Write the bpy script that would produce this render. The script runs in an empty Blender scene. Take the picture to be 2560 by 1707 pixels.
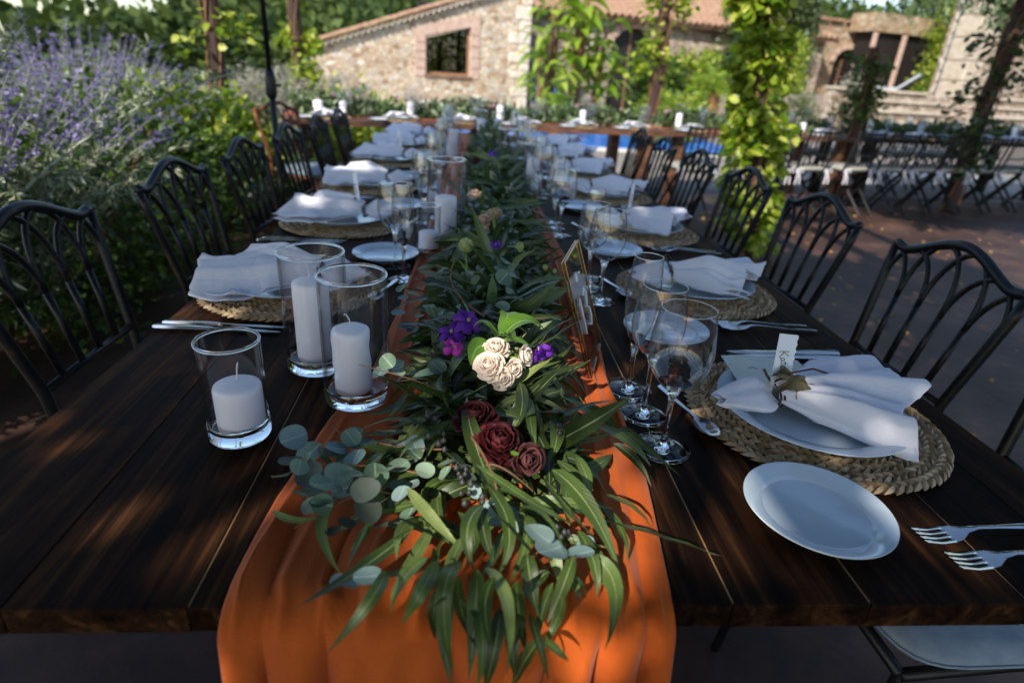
import bpy, math, random
import numpy as np
from math import sin, cos, pi, radians, sqrt, atan2
from mathutils import Vector, Matrix, Euler
random.seed(7); rng = np.random.default_rng(11)
C = bpy.context.scene.collection
sc = bpy.context.scene

# ------------------------------------------------------------------ camera
cam_d = bpy.data.cameras.new('camera'); cam = bpy.data.objects.new('camera', cam_d); C.objects.link(cam)
CP, SP, CY, SY, CR, SR = cos(.4301), sin(.4301), cos(.0890), sin(.0890), cos(.0674), sin(.0674)
fwd = Vector((SY*CP, CY*CP, -SP)); r0 = Vector((CY, -SY, 0)); u0 = r0.cross(fwd)
rgt = CR*r0 + SR*u0; upv = -SR*r0 + CR*u0
M = Matrix((rgt, upv, -fwd)).transposed().to_4x4(); M.translation = (0, 0, 1.21)
cam.matrix_world = M
cam_d.sensor_width = 36; cam_d.lens = 20.78; cam_d.clip_start = .02; cam_d.clip_end = 1000
cam_d.dof.use_dof = True; cam_d.dof.focus_distance = .83; cam_d.dof.aperture_fstop = 3.3
sc.camera = cam
# ------------------------------------------------------------------ light
SUN = Vector((-.46, -.70, .58)).normalized()
w = bpy.data.worlds.new('World'); sc.world = w; w.use_nodes = True
nt = w.node_tree; nt.nodes.clear()
sk = nt.nodes.new('ShaderNodeTexSky'); sk.sky_type = 'NISHITA'; sk.sun_disc = False
sk.sun_elevation = math.asin(SUN.z); sk.sun_rotation = atan2(SUN.x, SUN.y)
sk.air_density = 1.1; sk.dust_density = .45; sk.ozone_density = 1.7
bg = nt.nodes.new('ShaderNodeBackground'); bg.inputs[1].default_value = .11
wo = nt.nodes.new('ShaderNodeOutputWorld'); nt.links.new(sk.outputs[0], bg.inputs[0]); nt.links.new(bg.outputs[0], wo.inputs[0])
sd = bpy.data.lights.new('sun', 'SUN'); sd.energy = 3.3; sd.angle = radians(.55); sd.color = (1, .93, .82)
sun = bpy.data.objects.new('sun', sd); C.objects.link(sun); sun.rotation_euler = SUN.to_track_quat('Z', 'Y').to_euler()
sc.view_settings.view_transform = 'Standard'; sc.view_settings.look = 'None'
sc.view_settings.exposure = 1.12; sc.view_settings.gamma = 1
sc.render.engine = 'CYCLES'
cy = sc.cycles; cy.use_denoising = True
cy.max_bounces = 12; cy.transmission_bounces = 10; cy.transparent_max_bounces = 12; cy.diffuse_bounces = 3; cy.glossy_bounces = 4
cy.sample_clamp_indirect = 6; cy.use_adaptive_sampling = True; cy.adaptive_threshold = .02

# ------------------------------------------------------------------ helpers
def tag(o, label=None, cat=None, group=None, kind=None):
    if label: o['label'] = label
    if cat: o['category'] = cat
    if group: o['group'] = group
    if kind: o['kind'] = kind
    return o
def empty(name, loc=(0, 0, 0), rz=0, label=None, cat=None, group=None):
    o = bpy.data.objects.new(name, None); C.objects.link(o); o.location = loc; o.rotation_euler = (0, 0, rz); o.empty_display_size = .1
    return tag(o, label, cat, group)
def copy_tree(o, parent=None):
    c = o.copy(); C.objects.link(c)
    if parent is not None: c.parent = parent
    for ch in list(o.children): copy_tree(ch, c)
    return c
def place(first, used, loc, rz=0, label=None, group=None):
    o = copy_tree(first) if used else first
    o.location = loc; o.rotation_euler = (o.rotation_euler[0], o.rotation_euler[1], rz) if not used or True else 0
    if label: o['label'] = label
    if group: o['group'] = group
    return o
def mesh_obj(name, V, F, mat, parent=None, smooth=True, uv=None, loc=None):
    me = bpy.data.meshes.new(name); me.from_pydata([tuple(v) for v in V], [], F)
    if uv is not None:
        l = me.uv_layers.new(name='uv'); idx = np.empty(len(me.loops), int); me.loops.foreach_get('vertex_index', idx)
        l.data.foreach_set('uv', np.asarray(uv, float)[idx].ravel())
    me.materials.append(mat)
    if smooth: me.polygons.foreach_set('use_smooth', [True]*len(me.polygons))
    me.update()
    return link(name, me, parent, loc)
def link(name, me, parent=None, loc=None):
    o = bpy.data.objects.new(name, me); C.objects.link(o)
    if parent is not None: o.parent = parent
    if loc is not None: o.location = loc
    return o
class MB:
    def __init__(s): s.V = []; s.F = []
    def add(s, V, F):
        n = len(s.V); s.V += [tuple(v) for v in V]; s.F += [tuple(i+n for i in f) for f in F]; return s
    def box(s, x0, x1, y0, y1, z0, z1, M=None, b=0):
        if b > 0:
            V = []; F = []
            prof = []
            for (cx, cy_, sx, sy) in ((x0, y0, 1, 1), (x1, y0, -1, 1), (x1, y1, -1, -1), (x0, y1, 1, -1)):
                prof.append((cx, cy_, sx, sy))
            def ring(z, ins, bb):
                out = []
                for i, (cx, cy_, sx, sy) in enumerate(prof):
                    a = (cx+sx*(bb+ins), cy_+sy*ins); c = (cx+sx*ins, cy_+sy*(bb+ins))
                    out += [c, a] if i in (0, 2) else [a, c]
                return [(x, y, z) for x, y in out]
            V = ring(z0, b, b)+ring(z0+b, 0, b)+ring(z1-b, 0, b)+ring(z1, b, b)
            for k in range(3):
                for i in range(8): F.append((k*8+i, k*8+(i+1) % 8, k*8+8+(i+1) % 8, k*8+8+i))
            F.append(tuple(range(7, -1, -1))); F.append(tuple(range(24, 32)))
        else:
            V = [(x, y, z) for z in (z0, z1) for x, y in ((x0, y0), (x1, y0), (x1, y1), (x0, y1))]
            F = [(3, 2, 1, 0), (4, 5, 6, 7), (0, 1, 5, 4), (1, 2, 6, 5), (2, 3, 7, 6), (3, 0, 4, 7)]
        if M is not None: V = [M @ Vector(v) for v in V]
        return s.add(V, F)
    def tube(s, pts, r, n=8, cap=True):
        P = [Vector(p) for p in pts]; R = [float(q) for q in r] if hasattr(r, "__len__") else [r]*len(P)
        t0 = (P[1]-P[0]).normalized(); a = Vector((0, 0, 1)) if abs(t0.z) < .9 else Vector((1, 0, 0)); nrm = t0.cross(a).normalized()
        V = []; F = []
        for i, p in enumerate(P):
            t = (P[min(i+1, len(P)-1)]-P[max(i-1, 0)]).normalized()
            nrm = (nrm-t*nrm.dot(t)).normalized(); b = t.cross(nrm)
            for k in range(n):
                an = 2*pi*k/n; V.append(p+R[i]*(cos(an)*nrm+sin(an)*b))
        for i in range(len(P)-1):
            for k in range(n): F.append((i*n+k, i*n+(k+1) % n, (i+1)*n+(k+1) % n, (i+1)*n+k))
        if cap: F.append(tuple(range(n-1, -1, -1))); F.append(tuple((len(P)-1)*n+k for k in range(n)))
        return s.add(V, F)
    def lathe(s, prof, n=40, c=(0, 0, 0), closed=False):
        V = []; F = []; m = len(prof)
        for r, z in prof:
            for k in range(n): an = 2*pi*k/n; V.append((c[0]+r*cos(an), c[1]+r*sin(an), c[2]+z))
        for i in range(m if closed else m-1):
            j = (i+1) % m
            for k in range(n): F.append((i*n+k, i*n+(k+1) % n, j*n+(k+1) % n, j*n+k))
        return s.add(V, F)
    def build(s, name, mat, parent=None, smooth=False, loc=None):
        return mesh_obj(name, s.V, s.F, mat, parent, smooth, loc=loc)
def smooth_angle(o, deg=35):
    me = o.data; me.polygons.foreach_set('use_smooth', [True]*len(me.polygons))
    try: me.set_sharp_from_angle(angle=radians(deg))
    except Exception: pass
    return o
def bez(P0, P1, P2, n):
    P0, P1, P2 = Vector(P0), Vector(P1), Vector(P2); Q = 2*P1-.5*(P0+P2)
    return [(1-t)**2*P0+2*t*(1-t)*Q+t*t*P2 for t in [i/n for i in range(n+1)]]
# site frame: the house, the cross tables and the terrace share a direction turned 16 degrees from our table
def ST(s, t, z=0): return Vector((.962*s-.272*t, .272*s+.962*t, z))
SITE = atan2(.272, .962)

# ------------------------------------------------------------------ materials
def new_mat(name):
    m = bpy.data.materials.new(name); m.use_nodes = True; t = m.node_tree; b = t.nodes['Principled BSDF']; return m, t, b
def simple(name, col, rough=.5, metal=0, coat=0, sheen=0, spec=None):
    m, t, b = new_mat(name); b.inputs['Base Color'].default_value = (*col, 1); b.inputs['Roughness'].default_value = rough
    b.inputs['Metallic'].default_value = metal; b.inputs['Coat Weight'].default_value = coat; b.inputs['Sheen Weight'].default_value = sheen
    if spec is not None: b.inputs['Specular IOR Level'].default_value = spec
    return m
def node(t, typ, **kw):
    n = t.nodes.new(typ)
    for k, v in kw.items():
        if hasattr(n, k): setattr(n, k, v)
        else: n.inputs[k].default_value = v
    return n
def coords(t, scale=(1, 1, 1), kind='Object', rnd=False):
    tc = node(t, 'ShaderNodeTexCoord'); mp = node(t, 'ShaderNodeMapping'); mp.inputs['Scale'].default_value = scale
    t.links.new(tc.outputs[kind], mp.inputs[0])
    if rnd:
        oi = node(t, 'ShaderNodeObjectInfo'); mm = node(t, 'ShaderNodeMath', operation='MULTIPLY'); mm.inputs[1].default_value = 37.3
        t.links.new(oi.outputs['Random'], mm.inputs[0]); t.links.new(mm.outputs[0], mp.inputs['Location'])
    return mp.outputs[0]
def ramp(t, fac, stops):
    r = node(t, 'ShaderNodeValToRGB'); e = r.color_ramp.elements
    while len(e) < len(stops): e.new(.5)
    for i, (p, c) in enumerate(stops): e[i].position = p; e[i].color = (*c, 1)
    t.links.new(fac, r.inputs[0]); return r.outputs[0]
def noise(t, vec, scale=5, detail=4, rough=.55, dist=0):
    n = node(t, 'ShaderNodeTexNoise'); n.inputs['Scale'].default_value = scale; n.inputs['Detail'].default_value = detail
    n.inputs['Roughness'].default_value = rough; n.inputs['Distortion'].default_value = dist
    if vec is not None: t.links.new(vec, n.inputs['Vector'])
    return n.outputs[0]
def bump(t, b, h, strength=.3, dist=.01):
    n = node(t, 'ShaderNodeBump'); n.inputs['Strength'].default_value = strength; n.inputs['Distance'].default_value = dist
    t.links.new(h, n.inputs['Height']); t.links.new(n.outputs[0], b.inputs['Normal']); return n
def mixc(t, fac, a, b_, mode='MIX'):
    n = node(t, 'ShaderNodeMix', data_type='RGBA', blend_type=mode)
    for s, v in ((0, fac), (6, a), (7, b_)):
        if hasattr(v, 'is_linked') or hasattr(v, 'links'): t.links.new(v, n.inputs[s])
        else: n.inputs[s].default_value = v if s == 0 else (*v, 1)
    return n.outputs[2]
def noisy(name, c1, c2, scale=8, rough=.6, bstr=.2, bdist=.005, sc_=(1, 1, 1), rnd=False, metal=0, sheen=0):
    m, t, b = new_mat(name); v = coords(t, sc_, rnd=rnd); f = noise(t, v, scale)
    t.links.new(ramp(t, f, [(.3, c1), (.7, c2)]), b.inputs['Base Color']); b.inputs['Roughness'].default_value = rough
    b.inputs['Metallic'].default_value = metal; b.inputs['Sheen Weight'].default_value = sheen
    if bstr: bump(t, b, noise(t, v, scale*4), bstr, bdist)
    return m
def wood(name, dark, mid, light, rough=.38, along='y', spec=.5):
    m, t, b = new_mat(name); b.inputs['Specular IOR Level'].default_value = spec
    s1 = dict(y=(14, .9, 14), x=(.9, 14, 14), z=(14, 14, .9))[along]; s2 = dict(y=(90, 2.2, 90), x=(2.2, 90, 90), z=(90, 90, 2.2))[along]
    s3 = dict(y=(9, 2.2, 3), x=(2.2, 9, 3), z=(9, 3, 2.2))[along]
    g1 = noise(t, coords(t, s1, rnd=True), 1.6, 5, .6, .9); g2 = noise(t, coords(t, s2, rnd=True), 1.5, 3, .6, .3)
    c = ramp(t, g1, [(.30, dark), (.52, mid), (.74, light)])
    c2 = ramp(t, g2, [(.38, (.35, .35, .35)), (.6, (1.15, 1.1, 1.0))])
    c = mixc(t, .75, c, c2, 'MULTIPLY')
    # knots
    vo = node(t, 'ShaderNodeTexVoronoi'); vo.inputs['Scale'].default_value = 1.0; t.links.new(coords(t, s3, rnd=True), vo.inputs['Vector'])
    k = ramp(t, vo.outputs['Distance'], [(.05, (.08, .06, .05)), (.10, (.9, .7, .5)), (.14, (.55, .5, .45)), (.20, (1, 1, 1))])
    c = mixc(t, .85, c, k, 'MULTIPLY')
    big = noise(t, coords(t, (1, 1, 1), rnd=True), 3.2, 4, .6); c = mixc(t, .9, c, ramp(t, big, [(.36, (.40, .38, .37)), (.62, (1.5, 1.45, 1.4))]), 'MULTIPLY')
    t.links.new(c, b.inputs['Base Color'])
    rr = node(t, 'ShaderNodeMapRange'); rr.inputs[3].default_value = rough-.06; rr.inputs[4].default_value = rough+.2; t.links.new(g1, rr.inputs[0]); t.links.new(rr.outputs[0], b.inputs['Roughness'])
    bump(t, b, g2, .25, .0012)
    return m
W_TOP = wood('stained_pine', (.0035, .0017, .0008), (.022, .0095, .0040), (.105, .048, .019), .52, spec=.045)
W_EDGE = simple('raw_edge_wood', (.30, .17, .07), .6)
W_FAR = wood('brown_table_wood', (.05, .022, .012), (.13, .06, .035), (.22, .11, .06), .5, 'x')
W_POST = noisy('post_wood', (.018, .009, .008), (.07, .03, .022), 12, .8, .5, .01, (1, 1, .2))
IRON = None
def iron():
    m, t, b = new_mat('wrought_iron'); v = coords(t, (1, 1, 1)); f = noise(t, v, 30, 4)
    t.links.new(ramp(t, f, [(.50, (.004, .004, .0045)), (.64, (.012, .008, .006)), (.76, (.06, .026, .010))]), b.inputs['Base Color'])
    b.inputs['Metallic'].default_value = .0; b.inputs['Roughness'].default_value = .40; b.inputs['Specular IOR Level'].default_value = .32; bump(t, b, noise(t, v, 90), .25, .002); return m
IRON = iron()
BLACK = simple('black_paint', (.004, .0045, .005), .45)
CREAM = noisy('cream_cushion', (.24, .23, .20), (.36, .34, .30), 20, .9, .2, .003)
SHADEDSEAT = noisy('shaded_white_cushion', (.16, .20, .24), (.24, .28, .32), 30, .8, .2, .002)  # white seat; its dimness in shade is put into a blue grey colour
CERAMIC = simple('white_ceramic', (.52, .60, .67), .10, coat=.35)
def cloth(name, col, var=.12, weave=900, trans=.12, rough=.85, sheen=.25):
    m, t, b = new_mat(name); v = coords(t); n1 = noise(t, v, 9, 3)
    c = mixc(t, var, col, ramp(t, n1, [(.3, tuple(x*.5 for x in col)), (.7, tuple(min(1, x*1.35) for x in col))]))
    t.links.new(c, b.inputs['Base Color']); b.inputs['Roughness'].default_value = rough; b.inputs['Sheen Weight'].default_value = sheen; b.inputs['Sheen Roughness'].default_value = .4
    b.inputs['Specular IOR Level'].default_value = .25
    wv = noise(t, coords(t, (1, .25, 1)), weave, 2); bm_ = bump(t, b, wv, .35, .0008); b2 = node(t, 'ShaderNodeBump'); b2.inputs['Strength'].default_value = .55; b2.inputs['Distance'].default_value = .006; t.links.new(noise(t, coords(t, (1, .45, 1)), 26, 6, .6, .6), b2.inputs['Height']); t.links.new(b2.outputs[0], bm_.inputs['Normal'])
    tr = node(t, 'ShaderNodeBsdfTranslucent'); t.links.new(c, tr.inputs[0]); mx = node(t, 'ShaderNodeMixShader'); mx.inputs[0].default_value = trans
    o = t.nodes['Material Output']; t.links.new(b.outputs[0], mx.inputs[1]); t.links.new(tr.outputs[0], mx.inputs[2]); t.links.new(mx.outputs[0], o.inputs[0])
    return m
ORANGE = cloth('burnt_orange_cloth', (.50, .092, .008), .2)
LINEN = cloth('white_linen', (.82, .80, .87), .05, 700, .15)
PAPER = simple('white_card', (.82, .82, .84), .8); CREAMPAPER = simple('cream_card', (.62, .64, .55), .8)
INK = simple('black_ink', (.01, .01, .012), .5); WHITEINK = simple('white_ink', (.8, .8, .8), .5)
GOLD = simple('brass', (.30, .19, .07), .25, metal=1)
STEEL = simple('cutlery_steel', (.50, .50, .50), .16, metal=1)
VINE = simple('dark_red_stem', (.055, .012, .008), .5); TWIG = simple('brown_twig', (.16, .075, .03), .7)
def wax():
    m, t, b = new_mat('candle_wax'); b.inputs['Base Color'].default_value = (.93, .89, .94, 1); b.inputs['Roughness'].default_value = .42
    b.inputs['Subsurface Weight'].default_value = .2; b.inputs['Subsurface Radius'].default_value = (.02, .015, .012); b.inputs['Subsurface Scale'].default_value = .5
    bump(t, b, noise(t, coords(t), 60), .08, .002); return m
WAX = wax(); WICK = simple('cotton_wick', (.75, .73, .7), .9)
def glassm(name, ior, tint=(1, 1, 1)):
    m, t, b = new_mat(name); b.inputs['Base Color'].default_value = (*tint, 1); b.inputs['Roughness'].default_value = 0
    b.inputs['Transmission Weight'].default_value = 1; b.inputs['IOR'].default_value = ior; return m
GLASS = glassm('clear_glass', 1.46, (.985, .995, .99))
def pane(name, tint, fac=.12, rough=.02):
    m, t, b = new_mat(name); t.nodes.remove(b); o = t.nodes['Material Output']
    tr = node(t, 'ShaderNodeBsdfTransparent'); tr.inputs[0].default_value = (*tint, 1); gl = node(t, 'ShaderNodeBsdfGlossy'); gl.inputs['Roughness'].default_value = rough
    fr = node(t, 'ShaderNodeLayerWeight'); fr.inputs[0].default_value = .5; pw = node(t, 'ShaderNodeMath', operation='POWER'); pw.inputs[1].default_value = 3.6; t.links.new(fr.outputs['Facing'], pw.inputs[0]); ad = node(t, 'ShaderNodeMath', operation='MULTIPLY_ADD'); ad.inputs[1].default_value = .85; ad.inputs[2].default_value = fac; ad.use_clamp = True
    t.links.new(pw.outputs[0], ad.inputs[0]); mx = node(t, 'ShaderNodeMixShader'); t.links.new(ad.outputs[0], mx.inputs[0]); t.links.new(tr.outputs[0], mx.inputs[1]); t.links.new(gl.outputs[0], mx.inputs[2]); t.links.new(mx.outputs[0], o.inputs[0]); return m
THIN = pane('thin_glass', (.985, .985, .99), .05)
WINDOW = pane('window_glass', (.05, .07, .07), .10)
def leafm(name, stops, trans=.3, rough=.45, spec=.4, transcol=None, objrnd=False, veins=None, nscale=0):
    """green leaf: colour varies per leaf (mesh island or object), light passes through"""
    m, t, b = new_mat(name)
    if objrnd: src = node(t, 'ShaderNodeObjectInfo').outputs['Random']
    else: src = node(t, 'ShaderNodeNewGeometry').outputs['Random Per Island']
    c = ramp(t, src, stops)
    if veins:
        uv = node(t, 'ShaderNodeUVMap'); uv.uv_map = 'uv'; sp = node(t, 'ShaderNodeSeparateXYZ'); t.links.new(uv.outputs[0], sp.inputs[0])
        a = node(t, 'ShaderNodeMath', operation='SUBTRACT'); a.inputs[1].default_value = .5; t.links.new(sp.outputs[0], a.inputs[0])
        ab = node(t, 'ShaderNodeMath', operation='ABSOLUTE'); t.links.new(a.outputs[0], ab.inputs[0])
        f = ramp(t, ab.outputs[0], [(.02, (1, 1, 1)), (.05, (0, 0, 0))])
        # side veins
        sv = node(t, 'ShaderNodeTexWave'); sv.inputs['Scale'].default_value = 1; sv.wave_profile = 'SIN'; sv.bands_direction = 'X'
        cx = node(t, 'ShaderNodeCombineXYZ'); ma = node(t, 'ShaderNodeMath', operation='MULTIPLY_ADD'); ma.inputs[1].default_value = 5; t.links.new(sp.outputs[1], ma.inputs[0]); 
        mb = node(t, 'ShaderNodeMath', operation='MULTIPLY'); mb.inputs[1].default_value = -1.6; t.links.new(ab.outputs[0], mb.inputs[0]); t.links.new(mb.outputs[0], ma.inputs[2]); t.links.new(ma.outputs[0], cx.inputs[0]); t.links.new(cx.outputs[0], sv.inputs[0])
        c = mixc(t, .16, c, ramp(t, sv.outputs[1], [(.3, (.25, .35, .2)), (.9, (1.3, 1.5, 1))]), 'MULTIPLY')
        c = mixc(t, f, c, veins)
        bump(t, b, sv.outputs[1], .12, .0008)
        # dry tip
        tip = ramp(t, sp.outputs[1], [(.93, (0, 0, 0)), (.985, (1, 1, 1))]); c = mixc(t, tip, c, (.22, .10, .05))
    if nscale:
        n1 = noise(t, coords(t), nscale, 4); c = mixc(t, .45, c, ramp(t, n1, [(.3, (.35, .38, .32)), (.7, (1.3, 1.3, 1.2))]), 'MULTIPLY')
    t.links.new(c, b.inputs['Base Color']); b.inputs['Roughness'].default_value = rough; b.inputs['Specular IOR Level'].default_value = spec
    if trans:
        tr = node(t, 'ShaderNodeBsdfTranslucent'); tc = mixc(t, .6, c, transcol or (.30, .42, .04)); t.links.new(tc, tr.inputs[0])
        mx = node(t, 'ShaderNodeMixShader'); mx.inputs[0].default_value = trans; o = t.nodes['Material Output']
        t.links.new(b.outputs[0], mx.inputs[1]); t.links.new(tr.outputs[0], mx.inputs[2]); t.links.new(mx.outputs[0], o.inputs[0])
    return m
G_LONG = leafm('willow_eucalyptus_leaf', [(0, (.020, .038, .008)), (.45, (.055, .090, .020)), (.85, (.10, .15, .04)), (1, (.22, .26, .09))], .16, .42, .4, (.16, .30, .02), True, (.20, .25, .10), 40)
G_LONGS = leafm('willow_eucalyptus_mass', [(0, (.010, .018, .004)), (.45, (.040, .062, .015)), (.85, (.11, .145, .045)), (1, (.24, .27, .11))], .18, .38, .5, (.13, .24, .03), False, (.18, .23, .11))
G_SILVER = leafm('silver_dollar_leaf', [(0, (.11, .18, .12)), (.5, (.20, .29, .22)), (1, (.33, .42, .33))], .16, .5, .35, (.2, .32, .12), True, (.34, .42, .33), 60)
G_PALE = leafm('pale_blue_leaf', [(0, (.17, .26, .27)), (1, (.27, .37, .38))], .12, .55, .3, (.3, .42, .3), True, (.36, .46, .46), 60)
G_DUSK = leafm('dusky_leaf', [(0, (.05, .065, .05)), (1, (.09, .11, .09))], .12, .5, .35, (.2, .22, .1), True, None, 60)
G_BRIGHT = leafm('rose_leaf', [(0, (.08, .17, .02)), (1, (.16, .28, .05))], .3, .35, .5, (.3, .55, .05), True, (.25, .38, .12))
G_IVY = leafm('vine_leaf_yellow_green', [(0, (.04, .09, .008)), (.35, (.14, .24, .015)), (.75, (.36, .42, .04)), (1, (.58, .58, .16))], .38, .4, .45, (.5, .62, .04))
G_HEDGE = leafm('hedge_leaf', [(0, (.008, .02, .004)), (.6, (.035, .075, .012)), (1, (.13, .20, .03))], .28, .45, .4, (.25, .42, .03))
G_DARK = leafm('canopy_leaf', [(0, (.03, .05, .015)), (1, (.08, .11, .03))], .12, .45, .4, (.16, .22, .05))
G_SAGE = leafm('sage_leaf', [(0, (.03, .05, .018)), (.5, (.14, .18, .09)), (1, (.52, .55, .42))], .22, .7, .2, (.35, .42, .18))
G_LAV = leafm('lavender_flower', [(0, (.07, .045, .18)), (.6, (.19, .15, .38)), (1, (.42, .37, .62))], .25, .8, .2, (.3, .24, .5))
G_GREY = leafm('grey_shrub_leaf', [(0, (.20, .19, .15)), (1, (.42, .40, .33))], .2, .8, .1, (.35, .34, .22))
G_BAN = leafm('broad_leaf', [(0, (.12, .22, .012)), (.6, (.25, .36, .03)), (1, (.40, .46, .08))], .38, .3, .5, (.5, .65, .05), True)
G_BANS = leafm('broad_leaf_mass', [(0, (.10, .20, .012)), (.6, (.22, .34, .03)), (1, (.40, .46, .08))], .38, .3, .5, (.5, .65, .05))
G_WOOD = leafm('forest_leaf', [(0, (.015, .03, .008)), (.6, (.05, .085, .02)), (1, (.11, .15, .04))], .15, .7, .2, (.2, .3, .05))
G_GAR = leafm('garland_leaf_mass', [(0, (.02, .04, .012)), (.55, (.08, .13, .04)), (.85, (.18, .24, .12)), (1, (.32, .38, .26))], .2, .45, .4, (.2, .34, .08))
def petal(name, stops, trans=.3):
    m = leafm(name, stops, trans, .6, .25, stops[-1][1], False, None, 0); return m
P_WHITE = petal('blush_white_petal', [(0, (.86, .72, .60)), (1, (.92, .84, .76))], .42)
P_PEACH = petal('peach_petal', [(0, (.70, .42, .28)), (1, (.82, .66, .52))], .25)
P_BURG = petal('burgundy_petal', [(0, (.018, .002, .003)), (.8, (.06, .005, .008)), (1, (.12, .018, .02))], .1)
P_BURG2 = petal('dusky_burgundy_petal', [(0, (.03, .008, .009)), (1, (.13, .045, .04))], .12)
P_PURP = petal('purple_petal', [(0, (.10, .01, .28)), (1, (.20, .04, .45))], .25)
P_MAG = petal('magenta_petal', [(0, (.22, .01, .22)), (1, (.42, .05, .38))], .25)
P_LIME = petal('lime_bud', [(0, (.26, .34, .09)), (1, (.45, .5, .22))], .2)
P_FAR = petal('far_blossom', [(0, (.6, .55, .45)), (.75, (.8, .8, .76)), (1, (.45, .12, .2))], .2)
def stone(name, scale=5.5, cols=None, mortar=(.42, .33, .24), bd=.025, sx=(1, 1, 1.35)):
    m, t, b = new_mat(name); v = coords(t, sx)
    wob = noise(t, v, 3, 3); va = node(t, 'ShaderNodeVectorMath', operation='ADD'); t.links.new(v, va.inputs[0])
    cmb = node(t, 'ShaderNodeVectorMath', operation='SCALE'); nn = node(t, 'ShaderNodeTexNoise'); nn.inputs['Scale'].default_value = 2.6; t.links.new(v, nn.inputs['Vector']); t.links.new(nn.outputs[1], cmb.inputs[0]); cmb.inputs['Scale'].default_value = .35; t.links.new(cmb.outputs[0], va.inputs[1])
    vo = node(t, 'ShaderNodeTexVoronoi'); vo.inputs['Scale'].default_value = scale; t.links.new(va.outputs[0], vo.inputs['Vector'])
    ve = node(t, 'ShaderNodeTexVoronoi', feature='DISTANCE_TO_EDGE'); ve.inputs['Scale'].default_value = scale; t.links.new(va.outputs[0], ve.inputs['Vector'])
    cols = cols or [(0, (.30, .20, .12)), (.3, (.46, .36, .25)), (.6, (.56, .47, .35)), (.85, (.40, .38, .35)), (1, (.62, .56, .46))]
    sp = node(t, 'ShaderNodeSeparateColor'); t.links.new(vo.outputs['Color'], sp.inputs[0])
    c = ramp(t, sp.outputs[0], cols); c = mixc(t, .5, c, ramp(t, noise(t, v, 16, 5), [(.3, (.45, .42, .4)), (.7, (1.2, 1.2, 1.2))]), 'MULTIPLY')
    e = ramp(t, ve.outputs['Distance'], [(.03, (0, 0, 0)), (.11, (1, 1, 1))]); c = mixc(t, e, mortar, c)
    t.links.new(c, b.inputs['Base Color']); b.inputs['Roughness'].default_value = .9
    ad = node(t, 'ShaderNodeMath', operation='MULTIPLY_ADD'); t.links.new(noise(t, v, 18, 5), ad.inputs[0]); ad.inputs[1].default_value = .35; t.links.new(e, ad.inputs[2])
    bump(t, b, ad.outputs[0], .7, bd); return m
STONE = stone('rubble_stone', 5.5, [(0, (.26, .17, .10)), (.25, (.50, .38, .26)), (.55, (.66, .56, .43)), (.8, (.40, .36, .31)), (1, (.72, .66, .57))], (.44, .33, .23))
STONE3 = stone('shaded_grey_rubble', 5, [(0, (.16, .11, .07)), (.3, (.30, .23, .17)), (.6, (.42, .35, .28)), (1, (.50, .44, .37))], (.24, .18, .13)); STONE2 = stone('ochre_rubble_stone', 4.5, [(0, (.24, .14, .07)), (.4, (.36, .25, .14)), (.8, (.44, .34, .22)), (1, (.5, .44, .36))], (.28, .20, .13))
PALE = noisy('pale_limestone', (.34, .28, .21), (.48, .41, .33), 6, .9, .4, .02); QUOIN = noisy('dressed_quoin', (.50, .42, .34), (.66, .60, .52), 5, .9, .5, .02, rnd=True)
PINK = noisy('rose_lintel_stone', (.40, .26, .20), (.52, .38, .31), 7, .9, .3, .01)
TILE = noisy('clay_tile', (.20, .10, .055), (.42, .27, .18), 9, .85, .3, .01, rnd=True); TILE2 = noisy('dark_clay_tile', (.10, .05, .03), (.24, .15, .10), 3.5, .9, .4, .02)  # TILE2 is darkened: shade between the roof tile rows put into its colour
TERRA = None
def terrace():
    m, t, b = new_mat('stamped_terracotta'); v = coords(t, (1, 1, 1)); 
    c = ramp(t, noise(t, v, 1.7, 6, .65), [(.3, (.022, .009, .006)), (.5, (.055, .025, .016)), (.72, (.15, .08, .055))])
    c = mixc(t, .6, c, ramp(t, noise(t, v, 14, 5), [(.3, (.6, .58, .58)), (.7, (1.25, 1.2, 1.2))]), 'MULTIPLY')
    t.links.new(c, b.inputs['Base Color']); b.inputs['Roughness'].default_value = .62
    bump(t, b, noise(t, v, 22, 5), .35, .006); return m
TERRA = terrace()
PAVE = noisy('beige_paving', (.19, .155, .13), (.29, .25, .21), 3, .85, .25, .006); SOIL = noisy('garden_soil', (.03, .025, .015), (.07, .06, .03), 5, .95, .6, .03)
COPE = noisy('pool_coping_stone', (.55, .50, .44), (.66, .62, .56), 6, .8, .2, .004)
HILL = noisy('hill_ground', (.03, .05, .015), (.07, .09, .03), .3, .95, .4, .3)
def water():
    m, t, b = new_mat('pool_water'); b.inputs['Base Color'].default_value = (.010, .14, .52, 1); b.inputs['Roughness'].default_value = .25; b.inputs['Specular IOR Level'].default_value = .12
    v = coords(t, (1, 1, 1)); c = ramp(t, noise(t, v, 1.3, 3, .5, 1.5), [(.35, (.004, .08, .42)), (.7, (.03, .26, .70))]); t.links.new(c, b.inputs['Base Color'])
    bump(t, b, noise(t, v, 5, 2), .25, .03); return m
WATER = water()
BLUE = simple('blue_board', (.02, .16, .38), .4); DOORW = simple('door_and_dark_inside', (.012, .008, .007), .6); FRAMEW = simple('window_frame_wood', (.25, .12, .06), .6)
REED = None
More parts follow.
